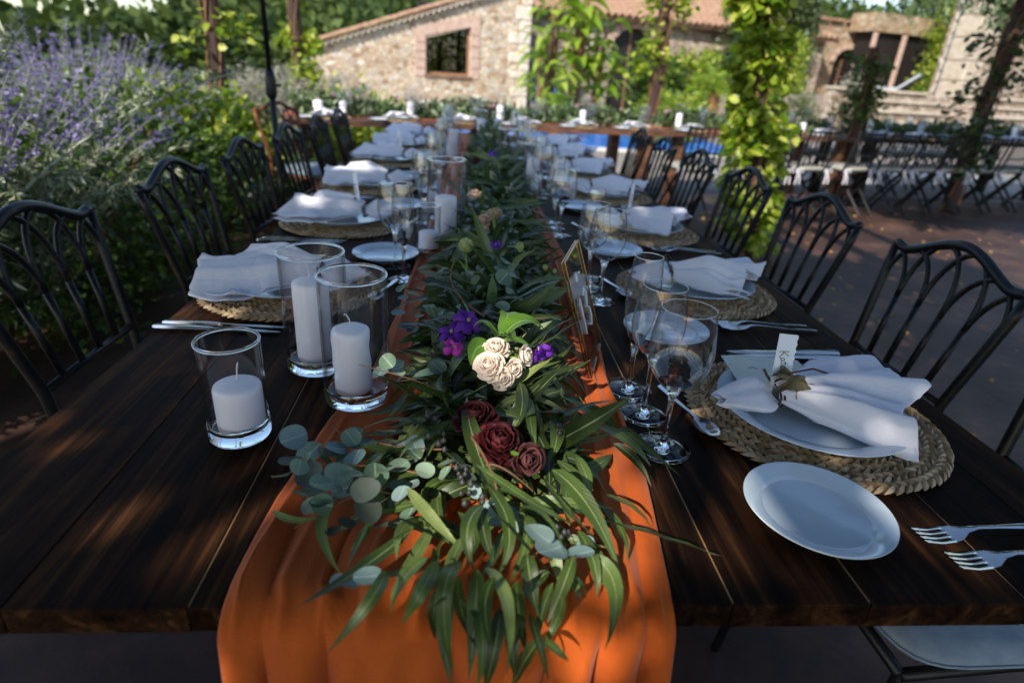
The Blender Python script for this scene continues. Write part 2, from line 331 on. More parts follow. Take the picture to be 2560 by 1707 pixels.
def reed():
    m, t, b = new_mat('water_hyacinth_braid'); g = node(t, 'ShaderNodeNewGeometry')
    c = ramp(t, g.outputs['Random Per Island'], [(0, (.20, .115, .05)), (.35, (.34, .22, .11)), (.75, (.45, .31, .17)), (1, (.54, .40, .25))])
    c = mixc(t, .5, c, ramp(t, noise(t, coords(t, (1, 1, 1)), 260, 3), [(.3, (.5, .47, .45)), (.7, (1.2, 1.2, 1.15))]), 'MULTIPLY')
    t.links.new(c, b.inputs['Base Color']); b.inputs['Roughness'].default_value = .55; bump(t, b, noise(t, coords(t), 500), .3, .001); return m
REED = reed(); REEDB = simple('mat_backing', (.06, .03, .012), .9)

# ------------------------------------------------------------------ foliage by the thousand (numpy)
def norm(a): return a/np.maximum(np.linalg.norm(a, axis=-1, keepdims=True), 1e-9)
def leaves(name, P, D, L, Wd, mat, parent=None, shape='oval', droop=.2, jitter=.6, kind='stuff', label=None, cat=None, group=None):
    """P points, D growth directions, L lengths, Wd widths -> one mesh of folded leaves"""
    P = np.asarray(P, float); n = len(P); D = norm(np.asarray(D, float)); L = np.broadcast_to(L, (n,)).astype(float)[:, None]; Wd = np.broadcast_to(Wd, (n,)).astype(float)[:, None]
    S = norm(np.cross(D, norm(rng.normal(size=(n, 3))*jitter+np.array([0, 0, 1.0])))); N = np.cross(S, D)
    if shape == 'quad':
        pts = [P-S*Wd*.5, P+D*L*.55-N*0, P+S*Wd*.5, P-D*L*.25]; F = np.array([[0, 1, 2, 3]])
        pts = [P, P+D*L*.45+S*Wd*.5+N*L*.04, P+D*L-N*L*droop, P+D*L*.45-S*Wd*.5+N*L*.04]; F = np.array([[0, 1, 2, 3]])
    else:
        pts = [P, P+D*L*.3+S*Wd*.45+N*Wd*.12, P+D*L*.7+S*Wd*.42+N*Wd*.1-N*L*droop*.4, P+D*L-N*L*droop, P+D*L*.7-S*Wd*.42+N*Wd*.1-N*L*droop*.4, P+D*L*.3-S*Wd*.45+N*Wd*.12, P+D*L*.35, P+D*L*.7-N*L*droop*.4]
        F = np.array([[0, 1, 6, 0], [0, 6, 5, 5], [1, 2, 7, 6], [6, 7, 4, 5], [2, 3, 7, 7], [7, 3, 4, 4]])
        F = None
    k = len(pts); V = np.stack(pts, 1).reshape(-1, 3)
    if F is not None:
        FI = (np.arange(n)[:, None, None]*k+F[None]).reshape(-1, 4); sizes = np.full(len(FI), 4); loops = FI.ravel()
    else:
        q = np.array([1, 2, 7, 6, 6, 7, 4, 5, 0, 1, 6, 0, 6, 5, 2, 3, 7, 7, 3, 4]); sz = np.array([4, 4, 3, 3, 3, 3])
        loops = (np.arange(n)[:, None]*k+q[None]).ravel(); sizes = np.tile(sz, n)
    me = bpy.data.meshes.new(name); me.vertices.add(len(V)); me.vertices.foreach_set('co', V.ravel()); me.loops.add(len(loops)); me.loops.foreach_set('vertex_index', loops.astype(np.int32))
    me.polygons.add(len(sizes)); st = np.concatenate([[0], np.cumsum(sizes)[:-1]]).astype(np.int32); me.polygons.foreach_set('loop_start', st); me.polygons.foreach_set('loop_total', sizes.astype(np.int32))
    me.update(calc_edges=True); me.validate(); me.materials.append(mat)
    o = link(name, me, parent); tag(o, label, cat, group, kind); return o
def rdir(n, up=0): d = rng.normal(size=(n, 3)); d[:, 2] += up; return norm(d)
def clumps(n, center, rad, k, spread):
    """n leaf points gathered round k clump centres spread through an ellipsoid"""
    c = rdir(k)*(rng.random((k, 1))**(.45))*np.array(rad)+np.array(center)
    i = rng.integers(0, k, n); return c[i]+rng.normal(size=(n, 3))*spread, c
# ================================================================== SETTING
def sheet(name, pts, z, mat, kind='structure'):
    o = mesh_obj(name, [(x, y, z) for x, y in pts], [tuple(range(len(pts)))], mat, smooth=False); return tag(o, kind=kind)
sheet('ground', [(-300, -60), (300, -60), (300, 300), (-300, 300)], -.30, SOIL)
sheet('terrace', [(-12, -8), (14, -8), (14, 8.0), (-12, 6.4)], 0, TERRA)
# paved deck round the pool (the pool is a hole filled by the water sheet lower down)
mb = MB()
for x0, x1, y0, y1 in ((-14, 24, 6.4, 10.0), (-14, 5.9, 10.0, 11.2), (-14, -3.2, 11.2, 16), (5.9, 9.3, 11.7, 16), (9.3, 24, 10.0, 16), (-14, 24, 16, 19.0)):
    mb.box(x0, x1, y0, y1, -.28, -.004 if y0 > 6.5 or True else 0)
tag(mb.build('pool_deck', PAVE), kind='structure')
sheet('pool_water', [(-3.2, 11.2), (5.9, 11.2), (5.9, 10.0), (9.3, 10.0), (9.3, 11.7), (5.9, 11.7), (5.9, 16), (-3.2, 16)], -.12, WATER)
mb = MB()
def coping(x0, x1, y0, y1, n):
    for i in range(n):
        if x1-x0 > y1-y0: a, b_ = x0+(x1-x0)*i/n, x0+(x1-x0)*(i+1)/n; mb_ = MB(); mb_.box(a+.006, b_-.006, y0, y1, -.06, .022, b=.008)
        else: a, b_ = y0+(y1-y0)*i/n, y0+(y1-y0)*(i+1)/n; mb_ = MB(); mb_.box(x0, x1, a+.006, b_-.006, -.06, .022, b=.008)
        mb_.build('coping_stone', COPE, pool)
pool = empty('pool_edge', (0, 0, 0), 0, 'pale stone coping round the blue swimming pool behind the cross tables', 'pool edge')
coping(-3.6, 5.5, 10.82, 11.2, 15); coping(5.5, 9.3, 9.62, 10.0, 6); coping(5.52, 5.9, 10.0, 10.81, 2)

# hill and forest behind the house
def ridge(az):   # elevation of the skyline seen from the table, degrees
    return np.interp(az, [-60, -38, -34, -25, -17, 0, 15, 28, 33, 39, 60], [-2.5, -2.4, -2.0, .2, 4.5, 9.5, 8.0, 5.6, 5.4, 7.2, 8])
V = []; F = []; naz, nr = 90, 26
for j in range(nr):
    rr = 48+j*5
    for i in range(naz):
        az = -62+i*1.4; e = ridge(az)-.9; top = 1.2+math.tan(radians(e))*140
        z = -.35+(top+.35)*(min(1, j/(nr-8)))**1.25+1.1*sin(i*.8+j*.5)*min(1, j/6)
        if j > nr-8: z = top-(j-nr+8)*1.5
        V.append((sin(radians(az))*rr, cos(radians(az))*rr, z))
for j in range(nr-1):
    for i in range(naz-1): F.append((j*naz+i, j*naz+i+1, (j+1)*naz+i+1, (j+1)*naz+i))
tag(mesh_obj('hill', V, F, HILL), kind='structure')
Vn = np.array(V); nT = 2300; az = rng.uniform(-50, 52, nT); jr = rng.uniform(.5, nr-7, nT); P0 = []
ii = ((az+62)/1.4).astype(int); jj = jr.astype(int)
cen = Vn[jj*naz+ii]+rng.normal(size=(nT, 3))*np.array([1.6, 1.6, .2]); hh = rng.uniform(1.6, 3.8, nT)*(1+.6*(rng.random(nT) > .9))
per = 44; d = rdir(nT*per); off = d*np.abs(rng.random((nT*per, 1))**.4)
P = np.repeat(cen, per, 0)+off*np.stack([np.repeat(hh*.55, per), np.repeat(hh*.55, per), np.repeat(hh*.8, per)], 1)+np.array([0, 0, 1])*np.repeat(hh*.5, per)[:, None]
leaves('hillside_forest', P, d+np.array([0, 0, .3]), .95, .75, G_WOOD, shape='quad', label='wooded green hillside rising behind the stone house', cat='forest')

# ------------------------------------------------------------------ stone house with the big window
def strect(m, s0, s1, t, z0, z1, th=.4): return m.box(s0, s1, t, t+th, z0, z1)
house = empty('stone_house', (0, 0, 0), SITE, 'sunlit rubble stone house with sloping tiled gable edge and one large window', 'house')
t0 = 20.0; zl, zr = 1.36, 3.55; s_l, s_r = .75, 7.55
def rake(s): return zl+(s-s_l)*(3.02-zl)/(5.66-s_l)
def polywall(name, pts, t, th, mat, parent):
    n = len(pts); V = [(s, t, z) for s, z in pts]+[(s, t+th, z) for s, z in pts]
    F = [tuple(range(n)), tuple(range(2*n-1, n-1, -1))]+[(i, i+n, (i+1) % n+n, (i+1) % n) for i in range(n)]
    return mesh_obj(name, V, F, mat, parent, False)
wx0, wx1, wz0, wz1a, wz1b = 4.16, 5.58, .92, 1.92, 2.30
for pts in ([(s_l, -.3), (wx0, -.3), (wx0, rake(wx0)), (s_l, rake(s_l))], [(wx0, -.3), (wx1, -.3), (wx1, wz0), (wx0, wz0)],
            [(wx0, wz1a), (wx1, wz1b), (wx1, rake(wx1)), (wx0, rake(wx0))], [(wx1, -.3), (s_r, -.3), (s_r, rake(s_r)), (wx1, rake(wx1))]):
    polywall('wall', pts, t0, .5, STONE, house)
mb = MB(); mb.box(s_r-.5, s_r, t0+.5, t0+9, -.3, rake(s_r)); mb.build('side_wall', STONE, house)
# window: reveal, wooden frame, dark glass, sill, rose stone surround
wi = MB(); wi.box(wx0, wx0+.07, t0+.14, t0+.22, wz0, wz1a); wi.box(wx1-.07, wx1, t0+.14, t0+.22, wz0, wz1b); wi.box(wx0, wx1, t0+.145, t0+.225, wz0, wz0+.07); 
wf = wi.build('window', FRAMEW, house)
polywall('pane', [(wx0+.05, wz0+.05), (wx1-.05, wz0+.05), (wx1-.05, wz1b+.0), (wx0+.05, wz1a)], t0+.18, .012, WINDOW, wf)
MB().box(wx0-.06, wx1+.06, t0-.05, t0+.13, wz0-.10, wz0-.003).build('window_sill', TILE2, house)
for (a, b_, c_, d_) in ((wx0-.34, wx0-.003, wz0-.1, wz1a+.1), (wx1+.003, wx1+.30, wz0-.1, wz1b+.1)):
    k = 5
    for i in range(k): MB().box(a, b_, t0-.03, t0+.1, c_+(d_-c_)*i/k+.01, c_+(d_-c_)*(i+1)/k-.01, b=.012).build('jamb_stone', PINK, house)
polywall('lintel', [(wx0-.3, wz1a+.01), (wx1+.3, wz1b+.09), (wx1+.3, wz1b+.36), (wx0-.3, wz1a+.30)], t0-.028, .12, PINK, house)
MB().box(wx0, wx1, t0+1.2, t0+1.25, -.2, 3).build('room_backdrop', DOORW, house)
for i, z in enumerate((1.35, 1.72)): MB().box(wx0+.75, wx1+.0, t0+.75, t0+1.0, z, z+.17, M=Matrix.Rotation(0, 4, 'X')).build('pale_bar', PALE, house)  # pale bars behind the window pane
# rake: two courses of half-round tile ends under a tiled edge
sl = atan2(3.02-zl, 5.66-s_l); Rk = Matrix.Translation((s_l-.25, t0-.13, rake(s_l-.25)-.02)) @ Matrix.Rotation(-sl, 4, 'Y')
LEN = (s_r+.1-s_l+.25)/cos(sl)
mb = MB(); mb.box(0, LEN, .02, .60, .11, .15, M=Rk); mb.build('verge_board', TILE2, house)
def halftile(r, ln, th, n=6, closed=True):
    V = []; F = []
    for x in (0, ln):
        for rad in (r, r-th):
            for k in range(n+1): a = pi*k/n; V.append((rad*cos(a), x, rad*sin(a)))
    m = n+1
    for k in range(n):
        F += [(k, k+1, 2*m+k+1, 2*m+k), (m+k+1, m+k, 3*m+k, 3*m+k+1), (k+1, k, m+k, m+k+1), (2*m+k, 2*m+k+1, 3*m+k+1, 3*m+k)]
    F += [(0, 2*m, 3*m, m), (n, m+n, 3*m+n, 2*m+n)]
    return V, F
Vt, Ft = halftile(.085, .34, .018); ht = bpy.data.meshes.new('verge_tile'); ht.from_pydata(Vt, [], Ft); ht.materials.append(QUOIN); ht.update()
nv = int(LEN/.185)
for i in range(nv):
    o = link('verge_tile', ht, house); o.matrix_basis = Rk @ Matrix.Translation((.1+i*.185, -.06, .02))
Vt, Ft = halftile(.10, .42, .018); ht2 = bpy.data.meshes.new('edge_tile'); ht2.from_pydata(Vt, [], Ft); ht2.materials.append(TILE); ht2.update()
for i in range(int(LEN/.34)):
    o = link('edge_tile', ht2, house); o.matrix_basis = Rk @ Matrix.Translation((.42+i*.34, .08, .185+.01*(i % 2))) @ Matrix.Rotation(radians(90), 4, 'Z')
# quoins at the right corner
zq = -.25; i = 0
while zq < 3.5:
    h_ = random.uniform(.22, .42); wq = random.uniform(.3, .42) if i % 2 else random.uniform(.5, .72)
    MB().box(s_r-wq, s_r+.02, t0-.035, t0+.45, zq, min(zq+h_-.02, 3.6), b=.03).build('quoin', QUOIN, house); zq += h_; i += 1

# ------------------------------------------------------------------ long low wing with clay tile roof
wing = empty('tiled_wing', (0, 0, 0), SITE, 'long low stone wing with ridged clay tile roof and dark arched doorway', 'house')
t1 = 23.0; ze = 3.28; s0, s1 = 7.6, 22.6
def archwall(nm, s0, s1, z1, doors, t, th, mat, parent):
    cur = s0
    for (a, b_, zd) in doors:
        polywall(nm, [(cur, -.3), (a, -.3), (a, z1), (cur, z1)], t, th, mat, parent)
        r = (b_-a)/2; top = [(a+r-r*cos(pi*k/10), zd-r*.75+r*.75*sin(pi*k/10)) for k in range(11)]
        for k in range(10):
            (xa, za), (xb, zb) = top[k], top[k+1]; polywall(nm, [(xa, za), (xb, zb), (xb, z1), (xa, z1)], t, th, mat, parent)
        # arch stones
        for k in range(7):
            a0, a1 = pi*k/7+.03, pi*(k+1)/7-.03; ri, ro = 1.0, 1.0
            P = lambda an, q: (a+r-(r+q)*cos(an), zd-r*.75+(r*.75+q)*sin(an))
            polywall('arch_stone', [P(a0, .01), P(a1, .01), P(a1, .26), P(a0, .26)], t-.05, .2, PINK, parent)
        dr = MB().box(a-.1, b_+.1, t+.32, t+.38, -.28, zd).build('door', DOORW, parent)
        MB().box(a+r-.03, a+r+.03, t+.29, t+.318, -.28, zd).build('door_stile', FRAMEW, dr)
        cur = b_
    polywall(nm, [(cur, -.3), (s1, -.3), (s1, z1), (cur, z1)], t, th, mat, parent)
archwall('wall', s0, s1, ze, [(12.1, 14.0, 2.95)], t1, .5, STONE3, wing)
MB().box(s1-.5, s1, t1+.5, t1+6, -.3, ze).build('end_wall', STONE, wing)
rp = radians(20); ne = int((s1+.3-s0)/.30)
roof = MB(); roof.box(s0-.2, s1+.3, -.5, 6.0, -.10, 0, M=Matrix.Translation((0, t1, ze+.12)) @ Matrix.Rotation(rp, 4, 'X')); rf = roof.build('roof', TILE2, wing)
Vt, Ft = halftile(.115, 2.05, .02); rt = bpy.data.meshes.new('roof_tile_row'); rt.from_pydata(Vt, [], Ft); rt.materials.append(TILE); rt.update()
for i in range(ne):
    for j in range(3):
        if i*3+j > 290: break
        o = link('tile_row', rt, rf); o.matrix_basis = Matrix.Translation((0, t1, ze+.12)) @ Matrix.Rotation(rp, 4, 'X') @ Matrix.Translation((s0+i*.30, -.56-.01*(i % 3)+j*2.0, .005+.02*(2-j)))
MB().box(s0, s1+.1, t1-.22, t1-.005, ze-.12, ze+.0).build('eave_course', PINK, wing)

# taller ochre stone building with arched door, to the right of the wing
barn = empty('ochre_stone_building', (0, 0, 0), SITE, 'ochre rubble stone building with arched purple doorway right of the wing', 'building')
archwall('wall', 22.7, 31.0, 4.1, [(24.55, 26.1, 3.05)], 24.2, .6, STONE2, barn)
for i in range(9): MB().box(22.75+i*.92, 22.75+i*.92+random.uniform(.7, .88), 24.0, 24.85, 4.1, 4.1+random.uniform(.08, .16), b=.02).build('coping_tile', TILE, barn)
shed = empty('dark_doorways', (0, 0, 0), SITE, 'dark barn openings with rust coloured timber posts below pale stone ledge', 'doorway')
MB().box(25.3, 31.0, 23.1, 24.0, -.3, 3.75).build('opening_shade', DOORW, shed)  # solid dark block in place of the shaded inside of the openings
for s in (25.1, 26.9): MB().box(s-.07, s+.07, 22.7, 22.85, 1.0, 3.7).build('timber_post', PINK, shed)
MB().box(24.9, 31.5, 22.85, 24.15, 3.76, 4.5).build('upper_wall', STONE2, shed)

# right: climbing-plant wall, tall pale pillar, steps, lounger
def vineplant(name, P, D, L, W, mat, label, cat, group=None, shape='oval'):
    return leaves(name, P, D, L, W, mat, shape=shape, kind='thing', label=label, cat=cat, group=group)
def wcloud(n, s0, s1, t0_, t1_, z0, z1, k=60, sp=.18):
    c = np.stack([rng.uniform(s0, s1, k), rng.uniform(t0_, t1_, k), rng.uniform(z0, z1, k)], 1); i = rng.integers(0, k, n)
    q = c[i]+rng.normal(size=(n, 3))*sp; return np.stack([.962*q[:, 0]-.272*q[:, 1], .272*q[:, 0]+.962*q[:, 1], q[:, 2]], 1)
vineplant('climber', wcloud(6200, 27.6, 30.2, 21.6, 22.2, .9, 5.0, 90, .22), rdir(6200, .3)+np.array([0, -.5, 0]), .16, .11, G_IVY, 'bright green climber cascading beside the dark barn openings', 'climbing plant')
pil = empty('stone_pillar', (0, 0, 0), SITE, 'tall pale limestone pillar with vine shadows, standing above the stone steps', 'pillar')
z = .6
for i in range(8):
    h_ = random.uniform(.5, .7); MB().box(20.75, 21.5, 15, 15.8, z, z+h_-.015, b=.03).build('block', PALE, pil); z += h_
wallr = empty('vine_covered_wall', (0, 0, 0), SITE, 'stone wall at the right edge overgrown with dark creeper', 'wall')
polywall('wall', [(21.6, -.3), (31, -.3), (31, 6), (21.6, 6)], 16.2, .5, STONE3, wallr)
zq = .2
for i in range(14):
    MB().box(21.58, 21.58+random.uniform(.3, .55), 16.15, 16.6, zq, zq+.36, b=.04).build('quoin', QUOIN, wallr); zq += .38
leaves('creeper', wcloud(9000, 21.4, 26.5, 15.85, 16.15, .9, 5.6, 80, .26), rdir(9000), .17, .15, G_DARK, wallr)
steps = empty('stone_steps', (0, 0, 0), SITE, 'wide pale stone steps in sun behind the right hand tables', 'steps')
for i in range(5):
    for j in range(9):
        a = 15.3+j*1.25+(i % 2)*.4; 
        if i > 1 and 19.0 < a < 19.6: continue
        MB().box(a, a+1.235, 13+i*.42, 13+(i+1)*.42+.09, (i+1)*.27-.085, (i+1)*.27-.004, b=.012).build('step_stone', PALE, steps)
for i in range(5): MB().box(15.35, 27, 13.10+i*.42, 13.10+(i+1)*.42, -.2, (i+1)*.27-.086).build('riser', STONE3, steps)  # darker than the treads: shade under the nosings put into the colour
tag(MB().box(15.3, 27, 15.21, 24.5, -.2, 1.02).build('upper_terrace', PAVE), kind='structure').rotation_euler = (0, 0, SITE)
lg = empty('deck_lounger', ST(19.0, 16.2, 1.02), SITE-1.0, 'white cushioned lounger on the upper terrace by the dark openings', 'lounger')
mb = MB(); mb.tube([(-.75, 0, .3), (.3, 0, .3), (.85, 0, .75)], .02); mb.tube([(-.75, .55, .3), (.3, .55, .3), (.85, .55, .75)], .02)
for x in (-.65, .3): mb.tube([(x, 0, .3), (x, 0, .0)], .02); mb.tube([(x, .55, .3), (x, .55, 0)], .02)
mb.build('frame', BLACK, lg); V = []
for x, z in ((-.78, .34), (.28, .34), (.82, .80)): V += [(x, .02, z), (x, .53, z), (x, .02, z+.09), (x, .53, z+.09)]
F = []
for k in (0, 4): F += [(k, k+1, k+5, k+4), (k+2, k+6, k+7, k+3), (k, k+4, k+6, k+2), (k+1, k+3, k+7, k+5)]
F += [(0, 2, 3, 1), (8, 9, 11, 10)]
mesh_obj('mattress', V, F, simple('white_pad', (.36, .37, .40), .8), lg, False)

# ------------------------------------------------------------------ garden plants
def blob_plant(name, c, rad, n, mat, L, W, label, cat, group=None, k=40, sp=.1, up=.3, shape='oval', stem=True, kind='thing'):
    P, cc = clumps(n, c, rad, k, sp); D = norm(P-np.array(c)+rng.normal(size=P.shape)*.5*np.mean(rad))+np.array([0, 0, up])
    root = empty(name, (0, 0, 0), 0, label, cat, group)
    leaves('foliage', P, D, L, W, mat, root, shape)
    if stem:
        mb = MB(); b = Vector((c[0], c[1], 0))
        for i in range(min(12, k)): q = Vector(cc[i]); mb.tube([b+Vector((random.uniform(-.06, .06), random.uniform(-.06, .06), -.02)), b.lerp(q, .55)+Vector((0, 0, .05)), q], [.018, .012, .005], 5)
        mb.build('stem', TWIG, root)
    return root
# the big sage and lavender border on the left
def perovskia(name, base, rad, h, nst, label, lean=(0, 0), flower=.55, mats=(G_SAGE, G_LAV)):
    root = empty(name, (0, 0, 0), 0, label, 'shrub', 'flowering shrubs along the left side of the table')
    SP_, SD, FP, FD = [], [], [], []; mb = MB()
    for i in range(nst):
        a = random.uniform(0, 2*pi); rr = sqrt(random.random()); b0 = Vector((base[0]+rad[0]*.35*rr*cos(a), base[1]+rad[1]*.35*rr*sin(a), 0))
        hh = h*random.uniform(.55, .97); tip = Vector((base[0]+rad[0]*rr*cos(a)+lean[0], base[1]+rad[1]*rr*sin(a)+lean[1], hh*(1-.28*rr*rr)))
        mid = b0.lerp(tip, .5)+Vector((0, 0, .12*h)); pts = bez(b0, mid, tip, 14)
        mb.tube(pts[::2], [.004, .0035, .003, .003, .0025, .002, .0015, .001], 4, False)
        fl = random.random() < flower
        for k in range(3, 15):
            p = pts[k]; t = (pts[k]-pts[k-1]).normalized()
            m = 5 if not (fl and k > 9) else 9
            for q in range(m):
                pp = p.lerp(pts[k-1], random.random()); dd = Vector((random.gauss(0, 1), random.gauss(0, 1), random.gauss(0, 1))); dd = (dd-t*dd.dot(t)).normalized()
                if fl and k > 9 and p.z > .80: FP.append(pp+dd*.004); FD.append(dd+t*.8)
                else: SP_.append(pp); SD.append(dd+t*.9)
    mb.build('stem', simple('silver_stem', (.35, .38, .28), .8) if 'silver_stem' not in bpy.data.materials else bpy.data.materials['silver_stem'], root)
    n = len(SP_); leaves('foliage', SP_, SD, rng.uniform(.026, .065, n), rng.uniform(.006, .015, n), mats[0], root)
    n = len(FP)
    if n: leaves('flowers', FP, FD, rng.uniform(.012, .024, n), rng.uniform(.009, .015, n), mats[1], root, 'quad')
    return root
perovskia('lavender_shrub', (-2.35, 2.75), (1.05, .95), 1.38, 330, 'tall silver leaved lavender shrub nearest the camera at the left edge', (.1, -.1), .85)
perovskia('lavender_shrub', (-2.75, 4.35), (1.0, .9), 1.42, 280, 'second lavender shrub, mid way along the left hedge', (.1, 0), .85)
perovskia('lavender_shrub', (-3.6, 6.3), (1.3, 1.0), 1.40, 260, 'furthest lavender shrub behind the left vine post', (0, 0), .7)
perovskia('sage_shrub', (-1.95, 1.75), (.45, .6), .98, 150, 'low grey green sage bush beside the first left chair', (.05, -.05), .12)
perovskia('grey_shrub', (-2.35, 7.2), (.8, .7), 1.18, 330, 'dry grey shrub between the umbrella pole and the vine post', (0, 0), .0, (G_GREY, G_GREY))
perovskia('grey_shrub', (-2.6, 10.4), (1.1, .8), 1.25, 240, 'silver shrub at the left foot of the stone house', (0, 0), .0, (G_GREY, G_GREY))
# three long stems leaning out of the border
for i, (a, b_, c_) in enumerate((((-1.9, 2.2, .35), (-1.45, 2.4, .86), (-1.0, 2.9, 1.13)), ((-1.75, 1.75, .3), (-1.55, 1.8, .75), (-1.25, 1.95, 1.24)), ((-2.0, 3.2, .6), (-1.7, 3.3, .95), (-1.35, 3.5, 1.10)))):
    pts = bez(a, b_, c_, 22); root = empty('arching_stem', (0, 0, 0), 0, ['long pale stem arching right over the chairs from the lavender', 'upright pale stem at the left edge in front of the lavender', 'curved silver stem reaching toward the black umbrella pole'][i], 'plant stem')
    MB().tube(pts, np.linspace(.007, .003, len(pts)), 6).build('stem', bpy.data.materials['silver_stem'], root)
    PP = [p for p in pts[3:] for _ in range(14)]; leaves('foliage', np.array(PP)+rng.normal(size=(len(PP), 3))*.006, rdir(len(PP), .5), .028, .008, G_SAGE, root)
hg = blob_plant('hedge', (-2.1, 3.3, .42), (.75, 2.1, .55), 15000, G_HEDGE, .045, .026, 'dense dark green hedge behind the left row of chairs', 'hedge', None, 160, .09, .3)
blob_plant('yellow_green_shrub', (-2.0, 4.8, .58), (.5, .6, .42), 4200, G_IVY, .065, .045, 'yellow green leafy shrub at the foot of the left vine post', 'shrub', None, 70, .07)
blob_plant('box_shrub', (-1.9, 5.0, .35), (.7, .8, .36), 3800, G_HEDGE, .05, .03, 'dark shrub under the yellow green one behind the left chairs', 'shrub', None, 60, .08)
for i, (x, y, lab) in enumerate(((-2.9, 8.9, 'leafy bush left of the far end of the tables'), (-1.55, 8.5, 'bush beside the left end of the cross table'))):
    blob_plant('leafy_bush', (x, y, .34), (.8, .7, .42), 3000, G_IVY if i else G_HEDGE, .08, .055, lab, 'bush', None, 50, .12)
# vine posts
def vinepost(x, y, r, h, n, spread, label, zr=(.2, 2.7), L=.085, mat=G_IVY, lump=26, postmat=None, lean=0):
    root = empty('vine_post', (x, y, 0), 0, label, 'vine post', 'vine clad pergola posts')
    pts = [(lean*h*i/6+random.uniform(-.02, .02), random.uniform(-.02, .02), h*i/6) for i in range(7)]
    MB().tube(pts, r, 9).build('post', postmat or W_POST, root)
    mb = MB()
    for k in range(4):
        a0 = k*1.6; mb.tube([(lean*z+cos(a0+z*2.1)*(r+.012), sin(a0+z*2.1)*(r+.012), z) for z in np.linspace(0, h, 24)], .009, 5)
    mb.build('vine_stem', TWIG, root)
    zc = rng.uniform(zr[0], zr[1], lump); aa = rng.uniform(0, 2*pi, lump); rr = rng.uniform(r, r+spread, lump)
    c = np.stack([rr*np.cos(aa), rr*np.sin(aa), zc], 1); i = rng.integers(0, lump, n); P = c[i]+rng.normal(size=(n, 3))*spread*.42
    D0 = norm(P*np.array([1, 1, 0])); P = P+P[:, 2:3]*np.array([[lean, 0, 0]])
    leaves('leaves', P, D0+rdir(n)*.8+np.array([0, 0, -.2]), rng.uniform(.6, 1.15, n)*L, rng.uniform(.6, 1.1, n)*L*.8, mat, root)
    return root
vinepost(2.14, 4.2, .05, 2.8, 4300, .105, 'thick bright yellow green vine on the post beside the right chairs', (.05, 2.6), .085, G_IVY, 70, lean=-.18)
vinepost(2.14, 7.4, .065, 2.8, 700, .14, 'brown post with thin vine behind the middle of the cross tables', (1.2, 2.7), .08, G_IVY)
vinepost(-2.02, 5.3, .055, 2.8, 330, .16, 'rusty brown vine post rising from the left shrubs', (1.25, 2.7), .085, G_IVY, 14)
vinepost(-2.35, 9.0, .065, 2.9, 1000, .14, 'second left vine post further back, leafy down one side', (.3, 2.7), .10, G_IVY, 20)
vinepost(4.35, 6.77, .055, 1.66, 1300, .13, 'dark purple post with feathery foliage in front of the right tables', (.95, 1.6), .05, G_HEDGE, 20, lean=-.05)
vinepost(5.7, 6.72, .08, 2.9, 900, .2, 'dark leaning post nearest the right edge with sparse vine', (.6, 2.7), .09, G_DARK, 22)
# pergola over the table: beams and grown-over vine, above the picture, that shade the table
perg = empty('pergola', (0, 0, 0), 0, 'timber pergola roof above the long table', 'pergola')
for y in (-4.4, -2.8, -.2, 2.4): MB().box(-3.6, 1.7, y-.06, y+.06, 2.78, 2.92).build('beam', W_POST, perg)
for x in np.linspace(-3.0, 1.5, 9): MB().box(x-.04, x+.04, -4.7, 2.6, 2.922, 3.0).build('rafter', W_POST, perg)
for (x, y) in ((-3.1, -2.8), (1.6, -2.8)): MB().tube([(x, y, 0), (x, y, 2.78)], .07, 9).build('post', W_POST, perg)
def canopy(name, x0, x1, y0, y1, n, label, holes):
    m = int(n*2.2); P = np.stack([rng.uniform(x0, x1, m), rng.uniform(y0, y1, m), rng.uniform(2.72, 3.06, m)], 1)
    keep = np.ones(m, bool); 
    for hx, hy, hz, hr in holes: k_ = (P[:, 2]-hz)/SUN.z; keep &= ((P[:, 0]-hx-SUN.x*k_)**2+(P[:, 1]-hy-SUN.y*k_)**2) > (hr+.052)**2
    d = np.zeros(m)
    for k in range(7):
        f = rng.normal(size=2)*3.2; d += np.sin(P[:, 0]*f[0]*1.6+P[:, 1]*f[1]*1.6+rng.random()*6.28)
    keep &= (d > -3.0) | (rng.random(m) < .35)
    P = P[keep][:n]; leaves(name, P, rdir(len(P))*np.array([1, 1, .35]), rng.uniform(.09, .15, len(P)), rng.uniform(.07, .12, len(P)), G_DARK, kind='stuff', label=label, cat='vine')
HOLES = []
def hole(x, y, z, r):   # a gap in the leaves through which the sun reaches a spot
    HOLES.append((x, y, z, r))
from mathutils import noise as mnoise
# ================================================================== THE LONG TABLE
TZ = .75; Y0, Y1 = .40, 4.78
table = empty('dining_table', (.115, 0, 0), 0, 'long dark stained plank dining table running away from the camera', 'dining table')
seams = [-.55, -.402, -.243, -.09, .10, .27, .412, .583, .69, .775]
for i in range(len(seams)-1):
    x0, x1 = seams[i]-.115, seams[i+1]-.115; dz = random.uniform(-.0006, .0006)
    o = MB().box(x0+.0005, x1-.0005, Y0+random.uniform(-.001, .001), Y1, TZ-.030, TZ+dz, b=.0009).build('plank', W_TOP, table)
mb = MB()
for k in (2, 4, 5, 6, 7): mb.box(seams[k]-.115-.0012, seams[k]-.115+.0012, Y0+.004, Y1-.01, TZ-.02, TZ-.0007)
mb.build('joint_strip', W_EDGE, table)
MB().box(-.59, .59, Y0+.30, Y0+.325, TZ-.11, TZ-.0305).build('apron', W_TOP, table)
for x in (-.6, .575): MB().box(x, x+.025, Y0+.34, Y1-.08, TZ-.11, TZ-.0305).build('apron', W_TOP, table)
for x in (-.6, .52):
    for y in (1.25, 2.85, 4.4): MB().box(x, x+.08, y, y+.08, 0, TZ-.111).build('leg', W_TOP, table)

